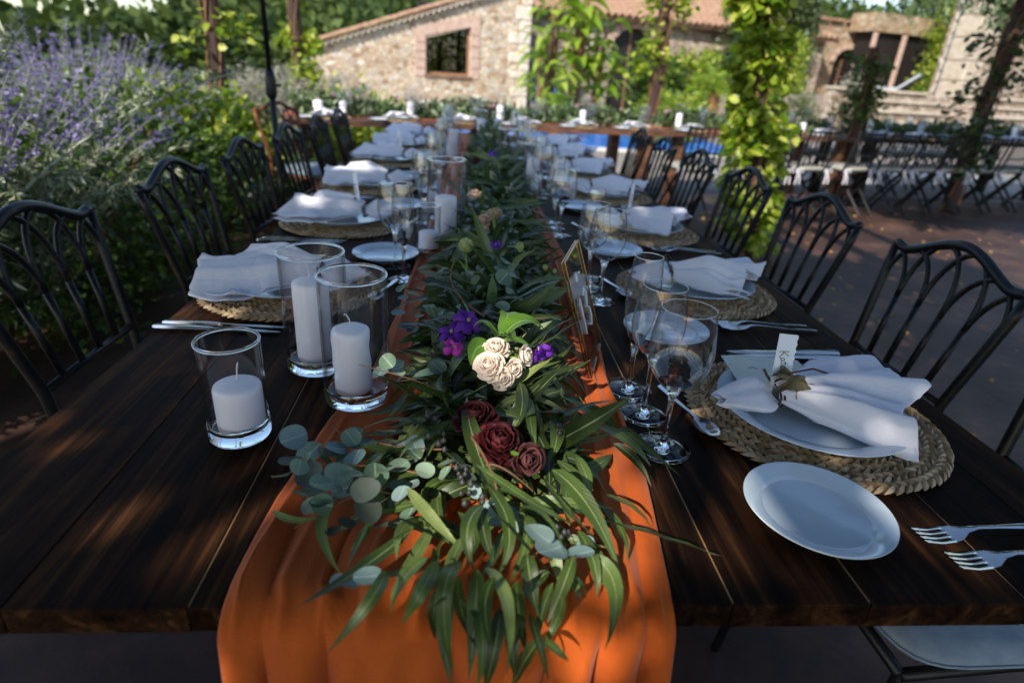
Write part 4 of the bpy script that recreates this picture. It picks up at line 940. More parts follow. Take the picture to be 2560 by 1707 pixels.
def round_leaf_mesh(name, cup, mat, elong=1.0):
    V = [(0, 0, 0)]; UV = [(.5, .5)]; m = 20
    for j, q in enumerate((.5, 1)):
        for k in range(m):
            a = 2*pi*k/m; rr = q*(1-.10*cos(a)*(q > .6)+.03*sin(3*a)); x = rr*cos(a)*elong; y = rr*sin(a); V.append((x, y, cup*q*q*(.35+.5*abs(sin(a)))+.05*sin(a*2)*q)); UV.append((.5+.5*sin(a)*q, .5+.45*cos(a)*q))
    F = [(0, 1+k, 1+(k+1) % m) for k in range(m)]+[(1+k, 1+m+k, 1+m+(k+1) % m, 1+(k+1) % m) for k in range(m)]
    me = bpy.data.meshes.new(name); me.from_pydata(V, [], F); l = me.uv_layers.new(name='uv'); idx = np.empty(len(me.loops), int); me.loops.foreach_get('vertex_index', idx); l.data.foreach_set('uv', np.array(UV)[idx].ravel()); me.materials.append(mat); me.polygons.foreach_set('use_smooth', [True]*len(me.polygons)); me.update(); return me
gar = empty('eucalyptus_garland', (0, 0, 0), 0, 'thick eucalyptus and flower foliage garland along the orange runner, leaves spilling over the near end', 'garland')
TRACED = [(-0.005,0.399,0.785,-0.01,0.369,0.765,-0.002,0.345,0.714,0.015),(0.04,0.386,0.765,0.033,0.341,0.765,0.025,0.345,0.703,0.0137),
(0.067,0.38,0.765,0.073,0.34,0.765,0.084,0.345,0.721,0.0121),(0.015,0.398,0.763,0.024,0.353,0.765,0.02,0.345,0.713,0.0139),
(0.055,0.386,0.765,0.049,0.352,0.765,0.055,0.345,0.722,0.013),(0.105,0.425,0.785,0.11,0.406,0.775,0.118,0.396,0.763,0.0111),
(0.136,0.439,0.785,0.14,0.417,0.775,0.149,0.402,0.763,0.0151),(-0.027,0.458,0.795,-0.04,0.425,0.79,-0.055,0.408,0.785,0.0128),
(0.004,0.443,0.795,-0.006,0.416,0.79,-0.015,0.404,0.775,0.0126),(-0.085,0.479,0.79,-0.095,0.453,0.785,-0.104,0.444,0.775,0.0096),
(0.046,0.453,0.8,0.035,0.42,0.795,0.02,0.408,0.775,0.0144),(-0.074,0.703,0.805,-0.096,0.656,0.805,-0.128,0.655,0.805,0.0095),
(0.083,0.459,0.795,0.094,0.425,0.785,0.097,0.415,0.765,0.0139),(-0.053,0.491,0.815,-0.025,0.457,0.805,0.008,0.432,0.785,0.0131),
(-0.06,0.459,0.805,-0.035,0.447,0.8,-0.007,0.444,0.785,0.013),(0.023,0.455,0.825,0.008,0.42,0.825,0.016,0.398,0.795,0.0157),
(0.021,0.456,0.82,0.025,0.422,0.815,0.033,0.413,0.795,0.0124),(0.028,0.485,0.825,0.048,0.431,0.815,0.035,0.401,0.785,0.0152),
(0.017,0.505,0.835,0.07,0.461,0.825,0.119,0.473,0.785,0.0111),(0.028,0.472,0.815,0.056,0.422,0.815,0.096,0.406,0.775,0.0106),
(0.089,0.511,0.815,0.108,0.474,0.805,0.142,0.449,0.785,0.0145),(0.097,0.505,0.83,0.131,0.463,0.815,0.161,0.421,0.765,0.018),
(0.131,0.551,0.815,0.14,0.525,0.805,0.143,0.51,0.785,0.0165),(0.13,0.432,0.785,0.148,0.397,0.775,0.127,0.341,0.765,0.0195),
(0.151,0.478,0.785,0.208,0.468,0.775,0.276,0.451,0.763,0.0195),(0.16,0.522,0.785,0.191,0.498,0.785,0.208,0.485,0.767,0.0083),
(0.173,0.631,0.805,0.204,0.596,0.805,0.23,0.573,0.785,0.0194),(0.185,0.592,0.805,0.209,0.573,0.795,0.225,0.548,0.775,0.0113),
(0.133,0.664,0.825,0.163,0.637,0.815,0.171,0.616,0.795,0.0222),(0.115,0.632,0.825,0.113,0.583,0.82,0.1,0.55,0.805,0.0173),
(0.094,0.648,0.825,0.096,0.609,0.815,0.102,0.578,0.805,0.0134),(0.085,0.658,0.83,0.083,0.601,0.825,0.088,0.571,0.805,0.0143),
(0.075,0.686,0.835,0.073,0.622,0.83,0.057,0.611,0.805,0.0168),(0.027,0.642,0.835,-0.006,0.63,0.815,-0.038,0.602,0.795,0.0114),
(0.003,0.606,0.815,-0.026,0.621,0.805,-0.06,0.61,0.795,0.0136),(0.006,0.681,0.825,-0.03,0.647,0.815,-0.058,0.657,0.785,0.0162),
(0.034,0.679,0.835,-0.0,0.658,0.825,-0.043,0.649,0.805,0.0116),(-0.045,0.442,0.805,-0.085,0.399,0.8,-0.127,0.35,0.81,0.0159),
(-0.063,0.397,0.8,-0.071,0.35,0.812,-0.106,0.341,0.765,0.0139),(-0.027,0.407,0.805,-0.048,0.39,0.795,-0.058,0.379,0.765,0.0148),
(-0.018,0.403,0.805,-0.029,0.35,0.824,-0.048,0.368,0.765,0.0135),(-0.09,0.46,0.795,-0.095,0.438,0.79,-0.104,0.423,0.775,0.0113),
(-0.129,0.512,0.785,-0.135,0.463,0.785,-0.106,0.418,0.77,0.0118),(-0.191,0.491,0.785,-0.163,0.477,0.785,-0.135,0.484,0.785,0.0068),
(-0.166,0.593,0.795,-0.152,0.565,0.795,-0.136,0.557,0.785,0.0088),(0.006,0.401,0.805,-0.01,0.35,0.821,0.001,0.345,0.723,0.016),
(0.018,0.388,0.81,0.017,0.377,0.765,0.013,0.345,0.721,0.0151),(0.025,0.39,0.81,0.043,0.35,0.807,0.045,0.345,0.727,0.0139),
(0.064,0.412,0.805,0.066,0.389,0.795,0.074,0.376,0.765,0.0166),(0.109,0.415,0.8,0.094,0.386,0.785,0.081,0.369,0.765,0.0151),
(0.086,0.387,0.795,0.078,0.38,0.765,0.071,0.35,0.765,0.0126),(0.083,0.395,0.8,0.066,0.388,0.79,0.05,0.383,0.765,0.0105),
(-0.006,0.35,0.819,-0.019,0.35,0.807,-0.033,0.377,0.765,0.0073),(0.002,0.35,0.817,0.009,0.35,0.805,0.017,0.37,0.765,0.0082),
(0.072,0.352,0.765,0.058,0.345,0.741,0.051,0.345,0.708,0.0152),(0.077,0.352,0.765,0.087,0.342,0.765,0.1,0.345,0.747,0.0087),
(0.059,0.463,0.805,0.066,0.438,0.8,0.047,0.4,0.775,0.0157),(-0.022,0.429,0.795,-0.019,0.414,0.785,-0.005,0.407,0.765,0.0109),
(0.11,0.403,0.785,0.118,0.399,0.775,0.122,0.396,0.763,0.0074),(-0.146,0.548,0.795,-0.13,0.565,0.795,-0.095,0.58,0.795,0.0065),
(0.123,0.575,0.8,0.114,0.497,0.795,0.115,0.47,0.785,0.014),(0.11,0.557,0.805,0.133,0.518,0.8,0.137,0.486,0.785,0.0165),
(-0.032,0.581,0.785,-0.059,0.55,0.785,-0.082,0.537,0.775,0.0149),(-0.039,0.507,0.785,-0.065,0.496,0.785,-0.091,0.496,0.775,0.012),
(0.013,0.511,0.83,0.043,0.472,0.815,0.054,0.454,0.785,0.0151),(-0.001,0.491,0.785,0.016,0.454,0.785,0.006,0.421,0.785,0.0133),
(-0.097,0.577,0.795,-0.115,0.573,0.79,-0.144,0.555,0.785,0.0075),(0.06,0.567,0.805,0.085,0.546,0.805,0.114,0.564,0.795,0.0146),
(0.133,0.634,0.805,0.115,0.593,0.8,0.108,0.571,0.795,0.0156),(0.166,0.685,0.805,0.194,0.661,0.795,0.204,0.646,0.785,0.0172),
(0.207,0.644,0.795,0.226,0.619,0.79,0.267,0.569,0.775,0.0143),(0.068,0.463,0.805,0.08,0.434,0.795,0.104,0.424,0.775,0.0148),
(0.03,0.35,0.841,0.024,0.35,0.807,0.032,0.344,0.765,0.0122),(0.001,0.35,0.841,0.007,0.377,0.765,0.028,0.345,0.748,0.0125),
(-0.035,0.41,0.785,-0.055,0.408,0.785,-0.075,0.409,0.775,0.009),(0.048,0.35,0.837,0.057,0.376,0.765,0.062,0.345,0.754,0.0143),
(0.087,0.35,0.821,0.089,0.37,0.765,0.07,0.345,0.754,0.0107),(-0.013,0.388,0.795,-0.02,0.381,0.765,-0.016,0.353,0.765,0.0107),
(0.147,0.51,0.785,0.169,0.476,0.78,0.172,0.44,0.765,0.0121),(0.121,0.459,0.79,0.131,0.421,0.785,0.132,0.398,0.763,0.014),
]
ROUND = [(-0.126,0.606,0.805,0.009,0),(-0.109,0.591,0.8,0.0107,0),(-0.091,0.607,0.805,0.0117,0),(-0.079,0.588,0.8,0.0092,0),
(-0.19,0.52,0.805,0.0094,0),(-0.17,0.524,0.815,0.0103,0),(-0.162,0.499,0.8,0.0102,0),(-0.142,0.495,0.815,0.0123,0),
(-0.137,0.483,0.8,0.0109,0),(-0.114,0.51,0.815,0.0116,0),(-0.09,0.52,0.81,0.0133,0),(-0.078,0.52,0.815,0.01,0),
(-0.066,0.54,0.805,0.0124,0),(-0.037,0.526,0.81,0.0105,0),(-0.016,0.538,0.81,0.0119,0),(-0.016,0.528,0.805,0.0091,0),
(-0.095,0.484,0.815,0.0145,2),(-0.093,0.475,0.8,0.0139,2),(-0.124,0.461,0.785,0.0074,2),(-0.112,0.471,0.785,0.0088,2),
(0.077,0.438,0.805,0.0132,1),(0.089,0.422,0.8,0.0152,1),(0.115,0.422,0.795,0.0114,1),(-0.107,0.399,0.785,0.0063,1),
(-0.076,0.385,0.805,0.01,1),(0.038,0.463,0.795,0.0099,1),(0.056,0.471,0.8,0.0105,1),(0.034,0.473,0.805,0.0095,1),
(0.063,0.461,0.795,0.0086,1),(0.015,0.489,0.815,0.0067,1),(-0.096,0.4,0.78,0.0064,1),(0.128,0.444,0.785,0.0086,1),
(-0.16,0.523,0.785,0.0085,1),(-0.127,0.505,0.805,0.006,1),(-0.068,0.504,0.785,0.0091,2),(0.004,0.525,0.815,0.008,2),
(0.008,0.519,0.805,0.009,2),(-0.052,0.564,0.805,0.0085,0),(-0.062,0.581,0.8,0.0087,0),(-0.08,0.563,0.805,0.0064,0),
(-0.033,0.633,0.805,0.0069,0),(-0.1,0.714,0.845,0.0115,0),(-0.091,0.725,0.835,0.0106,1),(-0.11,0.716,0.83,0.0106,1),
(-0.088,0.722,0.825,0.0096,0),(-0.048,0.738,0.815,0.0174,0),(-0.036,0.748,0.82,0.0131,0),(-0.043,0.725,0.81,0.0129,0),
(-0.113,1.002,0.845,0.0111,0),(-0.108,0.983,0.835,0.0082,1),(-0.093,1.0,0.835,0.0111,0),(0.076,1.085,0.875,0.0147,0),
(0.067,1.062,0.87,0.0139,0),(0.054,1.039,0.865,0.0142,0),(0.066,0.994,0.875,0.0163,0),(0.085,1.034,0.865,0.0142,0),
(0.071,0.896,0.885,0.0069,0),(0.052,1.02,0.845,0.014,2),(0.019,0.965,0.835,0.0148,0),(0.062,0.923,0.845,0.0129,0),
(0.054,0.906,0.835,0.0153,0),(-0.005,0.941,0.835,0.0118,0),(-0.054,0.941,0.825,0.0158,0),(-0.062,0.943,0.835,0.0105,0),
(-0.038,0.918,0.835,0.0064,0),(-0.025,0.912,0.835,0.0082,0),(0.133,0.93,0.825,0.0084,0),(0.123,0.909,0.825,0.0067,1),
(0.111,0.883,0.825,0.008,1),(0.178,0.937,0.825,0.0107,0),(0.157,0.932,0.825,0.0079,1),(-0.119,0.984,0.805,0.0111,1),
(-0.099,0.924,0.805,0.0131,2),(-0.086,0.912,0.805,0.0104,2),(-0.078,0.949,0.815,0.008,0),(0.109,1.407,0.855,0.0151,0),
(0.106,1.327,0.845,0.0125,0),]
ORD2 = ['first', 'second', 'third', 'fourth', 'fifth', 'sixth', 'seventh', 'eighth', 'ninth', 'tenth', 'eleventh', 'last']
for k, q in enumerate(TRACED):
    P0, P1, P2 = Vector(q[0:3]), Vector(q[3:6]), Vector(q[6:9])
    blade('long_leaf', P0, P1, P2, q[9]*random.uniform(.85, 1.1), G_LONG, gar, random.uniform(-.6, .6), ripple=random.uniform(.0, .09))
RL = [round_leaf_mesh('round_leaf', c_, m_, e_) for m_, c_, e_ in ((G_SILVER, .30, 1), (G_PALE, .22, 1.2), (G_DUSK, .35, 1.05))]
n_round = 0
def rleaf(x, y, z, r, t, face=None):
    global n_round
    o = link('round_leaf', RL[t], gar); o.location = (x, y, z); a = random.uniform(0, 2*pi); o.rotation_euler = (random.gauss(.18, .27), random.gauss(0, .27), a); o.scale = (r, r, r); n_round += 1
    return o
for x, y, z, r, t in ROUND: rleaf(x, y, z, r*1.02, t)
# stems for the silver dollar sprays and the brown twig across the burgundy flowers
def stem(pts, r=.0012, m=None): MB().tube(pts, np.linspace(r, r*.5, len(pts)), 6).build('stem', m or TWIG, gar)
stem(bez((-.02, .56, .815), (-.09, .59, .80), (-.155, .62, .80), 10)); stem(bez((-.03, .53, .80), (-.12, .535, .81), (-.200, .525, .80), 12)); stem(bez((-.05, .50, .79), (-.1, .5, .8), (-.16, .46, .79), 10))
stem(bez((.010, .560, .835), (.028, .505, .838), (.037, .474, .828), 12), .0016); stem(bez((.027, .503, .836), (.045, .495, .838), (.075, .482, .82), 10), .0010)
stem(bez((-.02, .68, .82), (-.075, .70, .83), (-.14, .715, .84), 10), .001); stem(bez((.03, .85, .86), (-.02, .95, .87), (-.02, 1.01, .90), 10), .002); stem(bez((.05, .86, .85), (.12, .87, .85), (.2, .93, .85), 10), .001)
# berries
bm = MB()
brm = simple('dark_gum_berry', (.03, .028, .025), .5)
for c_ in [(-.02, .55, .825), (.005, .505, .82), (.015, .47, .82), (.12, .60, .82), (.10, .45, .80), (-.035, .60, .83)]:
    for k in range(7):
        p = Vector(c_)+Vector((random.gauss(0, .009), random.gauss(0, .009), random.gauss(0, .005))); r = random.uniform(.0026, .004)
        bm.lathe([(.0003, -r), (r*.7, -r*.7), (r, 0), (r*.75, r*.7), (.0012, r*.95), (.0003, r*1.3)], 9, p)
bo = bm.build('berries', brm, gar, True); bo['kind'] = 'stuff'
# the rest of the garland: random long leaves, near ones single parts
proto = []
for k in range(22):
    Lk = random.uniform(.07, .145); b_ = random.uniform(-.035, .035); pts = bez((0, 0, 0), (Lk*.5, b_*.6, random.uniform(.002, .026)), (Lk*random.uniform(.85, 1), b_*random.uniform(1, 2), random.uniform(-.045, .02)), 10)
    V, F, UV = blade_mesh('l', pts, random.uniform(.011, .021), Vector((0, 1, random.uniform(-.3, .3))), G_LONG, ripple=random.uniform(0, .12)); o = mesh_obj('long_leaf', V, F, G_LONG, None, True, UV); proto.append(o.data); bpy.data.objects.remove(o)
def gcx(y): return float(np.interp(y, [.42, .6, .8, 1.1, 1.6, 2.4, 4.6], [.01, .03, .035, .055, .08, .11, .13]))
def gw(y): return float(np.interp(y, [.42, .5, .7, .9, 1.2, 1.6, 4.6], [.10, .13, .085, .095, .12, .11, .105]))
def gh(y): return float(np.interp(y, [.42, .6, .8, 1.1, 2, 4.6], [.035, .045, .05, .07, .085, .10]))
def rand_leaf(y, zlo=0, zhi=1):
    cx, w_, h_ = gcx(y), gw(y), gh(y); u = random.uniform(-1, 1); hz = max(0, 1-u*u); z = TZ+.012+h_*hz*random.uniform(zlo, zhi)
    x = cx+u*w_*.85; side = 1 if u > 0 else -1
    a = random.gauss(0, .9) if side > 0 else pi+random.gauss(0, .9)
    a = a*.75+(-pi/2 if side > 0 else -pi/2+0)*.25 if side > 0 else a+.35
    return (x-cos(a)*.03, y-sin(a)*.03, z), a
n_long = len(TRACED)
while n_long < 295:
    q = random.random(); y = .47+q*q*1.15 if q < .93 else random.uniform(.5, 1.0)
    under = y < .72
    (x, yy, z), a = rand_leaf(y, 0, .55 if under else 1)
    if y < .60 and random.random() < .72: continue
    if y < .52: z = TZ+.02
    o = link('long_leaf', random.choice(proto), gar); o.location = (x, yy, z); o.rotation_euler = (random.gauss(0, .45), random.gauss(.02, .16), a); s = random.uniform(.8, 1.15); o.scale = (s, s, s); n_long += 1
for _ in range(34):
    t_ = random.random(); rleaf(-.03-.17*t_+random.gauss(0, .012), .47+.12*random.random()+.02*t_, TZ+.022+.04*random.random(), random.uniform(.009, .016), random.choice((0, 0, 0, 1, 2)))
for _ in range(120):
    y = .75+random.random()**1.3*1.6; (x, yy, z), a = rand_leaf(y, .5, 1.1); rleaf(x, yy, z, random.uniform(.009, .017), random.choice((0, 0, 0, 2)))
# far mass as joined geometry
V = []; F = []; UV = []
def join_leaf(mesh_pts, M_):
    n = len(V); V.extend([tuple(M_ @ Vector(p)) for p in mesh_pts[0]]); F.extend([tuple(i+n for i in f) for f in mesh_pts[1]]); UV.extend(mesh_pts[2])
base = []
for me in proto[:14]:
    idx = {}; uvl = me.uv_layers[0].data; uvs = [(0, 0)]*len(me.vertices)
    for lp in me.loops: uvs[lp.vertex_index] = tuple(uvl[lp.index].uv)
    base.append(([v.co.copy() for v in me.vertices], [tuple(p.vertices) for p in me.polygons], uvs))
for k in range(1500):
    y = .72+random.random()**1.1*2.6 if k < 1250 else .54+random.random()*.5; (x, yy, z), a = rand_leaf(y, 0, 1 if y > .8 else .4)
    if y < .75: z = TZ+.012+random.random()*.02
    s = random.uniform(.8, 1.35); join_leaf(random.choice(base), Matrix.Translation((x, yy, z)) @ Euler((random.gauss(0, .6), random.gauss(-.05, .38), a)).to_matrix().to_4x4() @ Matrix.Scale(s, 4))
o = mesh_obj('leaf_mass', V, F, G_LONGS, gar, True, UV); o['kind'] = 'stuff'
n = 1700; yy = .62+rng.random(n)**.9*4.05; uu = rng.uniform(-1, 1, n); cx = np.array([gcx(v) for v in yy]); ww = np.array([gw(v) for v in yy]); hh = np.array([gh(v) for v in yy])
P = np.stack([cx+uu*ww, yy, TZ+.01+hh*(1-uu**2)*rng.random(n)**.5*np.where(yy < .8, .45, 1)*np.where(yy > 2, 1.1, 1)], 1)
D = rdir(n, .2)+np.stack([uu*.8, -.2+0*uu, 0*uu], 1)
leaves('foliage', P, D, rng.uniform(.03, .075, n), rng.uniform(.012, .026, n), G_GAR, gar)

# flowers -----------------------------------------------------------
def petal_surf(V, F, base, out, up, w_, h_, curl, n=5, m=6, frill=0, cup=.5, ph=0):
    s = out.cross(up).normalized(); k0 = len(V)
    for j in range(m+1):
        t = j/m
        for i in range(n+1):
            u = -1+2*i/n; ww = w_*(.35+.65*sin(min(1, t*1.15)*pi*.62))*(1-.10*t*t)
            z = up*(h_*t*(1-.10*u*u*t)); o = out*(h_*(curl*t*t*t+.18*sin(t*pi)-cup*.35*u*u*(1-.3*t)))+out*frill*h_*sin(u*9+ph)*t*t
            V.append(base+s*(u*ww)+z+o)
    for j in range(m):
        for i in range(n): a = k0+j*(n+1)+i; F.append((a, a+1, a+n+2, a+n+1))
def rose(R, axis, mat, label, loc, group=None, npet=19, open_=1.0, frill=0, nm='rose', cat='rose', sepal=True):
    root = empty(nm, loc, 0, label, cat, group); V = []; F = []
    for k in range(npet):
        t = (k+.5)/npet; a = k*2.39996+random.uniform(-.15, .15); q = t**.8; tilt = (.10+1.0*q*open_); out = Vector((cos(a), sin(a), 0)); up = (Vector((0, 0, 1))*cos(tilt)+out*sin(tilt)).normalized(); o2 = (out*cos(tilt)-Vector((0, 0, 1))*sin(tilt)).normalized()
        b0 = out*R*.16*q+Vector((0, 0, -R*.25*q)); petal_surf(V, F, b0, o2, up, R*(.30+.36*q), R*(.78+.28*q), -.22+.62*q, frill=frill, ph=a*3, cup=.75-.35*q)
    M_ = Vector(axis).normalized().to_track_quat('Z', 'Y').to_matrix(); V = [M_ @ (v-Vector((0, 0, R*.35))) for v in V]
    o = mesh_obj('bloom', V, F, mat, root); md = o.modifiers.new('t', 'SOLIDIFY'); md.thickness = R*.025
    if sepal:
        V = []; F = []
        for k in range(5): a = k*1.257; out = Vector((cos(a), sin(a), 0)); petal_surf(V, F, Vector((0, 0, -R*.3)), (out*.3-Vector((0, 0, .9))).normalized(), (out+Vector((0, 0, .25))).normalized(), R*.14, R*.75, .3, n=2)
        V = [M_ @ (v-Vector((0, 0, R*.35))) for v in V]; mesh_obj('sepals', V, F, G_BRIGHT2, root)
        MB().tube([M_ @ Vector((0, 0, -R*.6)), M_ @ Vector((0, 0, -R*1.3)), M_ @ Vector((R*.2, 0, -R*2.4))], R*.10, 6).build('stem', G_BRIGHT2, root)
    return root
G_BRIGHT2 = leafm('fresh_sepal', [(0, (.12, .24, .03)), (1, (.2, .34, .07))], .2, .45)
G_BRT = leafm('fresh_rose_leaf', [(0, (.09, .20, .02)), (1, (.18, .32, .05))], .32, .32, .5, (.35, .6, .05), True, (.28, .42, .14), 50)
rose(.0165, (-.1, -.5, 1), P_WHITE, 'small blush white rose, topmost of the near cluster', (.044, .738, .862), 'blush roses of the near cluster')
rose(.019, (-.3, -.8, .9), P_WHITE, 'widest open blush white rose at the left of the near cluster', (.033, .700, .853), 'blush roses of the near cluster')
rose(.0155, (.1, -1, .35), P_WHITE, 'blush white rose facing down between the two lower ones', (.052, .692, .838), 'blush roses of the near cluster', 16, .8)
rose(.015, (.3, -1, .2), P_WHITE, 'half open blush white rose bud with green sepals turned up', (.067, .703, .846), 'blush roses of the near cluster', 13, .55)
rose(.0165, (.8, -.5, .35), P_WHITE, 'blush white rose at the right of the near cluster, facing right', (.085, .722, .856), 'blush roses of the near cluster', 14, .6)
rose(.0220, (-.2, -.3, 1), P_BURG, 'ruffled burgundy bloom furthest up of the dark three', (.014, .588, .846), 'dark burgundy blooms', 22, 1.0, .07, 'burgundy_bloom', 'flower')
rose(.0235, (.1, -.5, 1), P_BURG, 'ruffled burgundy bloom in the middle of the dark three', (.043, .543, .842), 'dark burgundy blooms', 24, 1.1, .08, 'burgundy_bloom', 'flower')
rose(.0200, (.4, -.9, .45), P_BURG2, 'dusky red rose lowest of the dark three, facing the camera', (.072, .520, .832), 'dark burgundy blooms', 14, .5, .02, 'burgundy_bloom', 'flower')
rose(.020, (-.2, -.6, 1), P_PEACH, 'largest peach rose further up the garland', (.066, 1.52, .872), 'peach roses of the middle garland')
rose(.017, (-.4, -.7, .8), P_PEACH, 'left peach rose further up the garland', (.038, 1.475, .865), 'peach roses of the middle garland')
rose(.0155, (-.1, -.9, .6), P_PEACH, 'lowest peach rose further up the garland', (.036, 1.43, .846), 'peach roses of the middle garland')
def starflower(loc, R, n, mat, label, axis, droop, nm='clematis_flower', twist=.3):
    root = empty(nm, loc, 0, label, 'flower', 'purple flowers'); V = []; F = []; M_ = Vector(axis).normalized().to_track_quat('Z', 'Y').to_matrix()
    for k in range(n):
        a = 2*pi*k/n+random.uniform(-.2, .2); out = Vector((cos(a), sin(a), 0)); up = (out+Vector((0, 0, droop+random.uniform(-.2, .2)))).normalized(); petal_surf(V, F, Vector((0, 0, 0)), Vector((0, 0, 1)).cross(up.cross(Vector((0, 0, 1)))).normalized()*.0+Vector((0, 0, 1)), up, R*.30, R*random.uniform(.85, 1.1), -.25, n=4, m=8, frill=.05, ph=k)
    mesh_obj('petals', [M_ @ v for v in V], F, mat, root)
    MB().tube([(0, 0, -R*.2), (0, 0, 0), M_ @ Vector((0, 0, R*.25))], [R*.06, R*.08, R*.13], 7).build('centre', P_LIME, root); return root
starflower((-.018, .800, .852), .023, 6, P_PURP, 'left of the two purple blooms by the glass cylinder', (-.3, -.4, 1), .25)
starflower((.005, .812, .866), .024, 7, P_PURP, 'right, fuller purple bloom above the blush roses', (.2, -.5, 1), .3)
starflower((-.012, .765, .853), .026, 5, P_MAG, 'magenta drooping flower at the left of the rose cluster', (-.2, -1, -.4), 1.2)
starflower((.104, .748, .858), .030, 5, P_PURP, 'purple drooping flower at the right of the rose cluster', (.5, -.9, -.5), 1.3)
starflower((.058, 1.17, .885), .014, 6, P_PURP, 'small purple flower behind the round green pod', (0, -.5, 1), .4)
starflower((.09, 2.45, .90), .022, 6, P_PURP, 'purple flower in the far part of the garland', (0, -.6, 1), .4)
# bright green rose leaves behind the white roses
rl = empty('rose_leaf_spray', (0, 0, 0), 0, 'spray of fresh bright green rose leaves behind the blush roses', 'leaf spray')
for a, b_, c_, w_ in (((.045, .765, .862), (.028, .785, .876), (.012, .775, .872), .024), ((.05, .77, .865), (.062, .80, .884), (.05, .825, .875), .024), ((.055, .765, .865), (.085, .785, .882), (.118, .782, .868), .030), ((.05, .75, .858), (.075, .755, .862), (.100, .740, .850), .026), ((.035, .75, .855), (.018, .742, .856), (.010, .715, .842), .028), ((.06, .785, .87), (.075, .81, .88), (.09, .83, .872), .022)):
    blade('leaflet', a, b_, c_, w_, G_BRT, rl, random.uniform(-.4, .4), fold_=.3, tipq=.6)
pod = empty('seed_pod', (-.002, 1.085, .905), 0, 'round pale green scabiosa pod standing on thin stems', 'seed pod')
V = []; F = []
for k in range(34):
    z = 1-2*(k+.5)/34; a = k*2.4; out = Vector((sqrt(1-z*z)*cos(a), sqrt(1-z*z)*sin(a), z)); up = Vector((0, 0, 1))-out*out.z; up = up.normalized() if up.length > .1 else Vector((1, 0, 0)); petal_surf(V, F, out*.013-up*.004, out, up, .0045, .009, .25, n=2, m=3)
mesh_obj('scales', V, F, P_LIME, pod); MB().lathe([(.0003, -.014), (.008, -.011), (.0135, 0), (.008, .011), (.0003, .014)], 14).build('core', P_LIME, pod, True)
MB().tube([(0, 0, -.01), (.004, -.03, -.05), (.008, -.07, -.09)], .0013, 6).build('stem', G_BRIGHT2, pod)
for k, (x, y, z, r) in enumerate(((.103, 1.12, .895, .013), (.148, 1.06, .875, .0085), (.165, 1.05, .872, .007))):
    b_ = empty('flower_bud', (x, y, z), 0, ['lime half open bud right of the round leaves', 'tiny lime bud beside the table number', 'smallest lime bud, nearest the brass frame'][k], 'flower bud')
    V = []; F = []
    for j in range(6): a = j*1.05; out = Vector((cos(a), sin(a), 0)); petal_surf(V, F, out*r*.1-Vector((0, 0, r*.6)), out, (Vector((0, 0, 1))+out*.3).normalized(), r*.55, r*1.6, -.3, n=3, m=5)
    mesh_obj('bud', V, F, P_LIME, b_)
ff = [(.02, 1.85, P_PEACH), (.13, 1.95, P_WHITE), (.08, 2.2, P_WHITE), (.03, 2.55, P_BURG2), (.16, 2.65, P_WHITE), (.06, 2.95, P_PEACH), (.17, 3.15, P_WHITE), (.1, 3.5, P_WHITE), (.02, 3.7, P_BURG2), (.15, 4.0, P_WHITE), (.1, 4.4, P_WHITE)]
for fi, (x, y, m_) in enumerate(ff): rose(random.uniform(.016, .024), (random.uniform(-.4, .4), -.6, 1), m_, 'small blossom, '+ORD2[fi]+' from the camera in the blurred far half of the garland', (x, y, TZ+gh(y)+.022), 'blossoms in the far half of the garland', 10, .9, sepal=False)

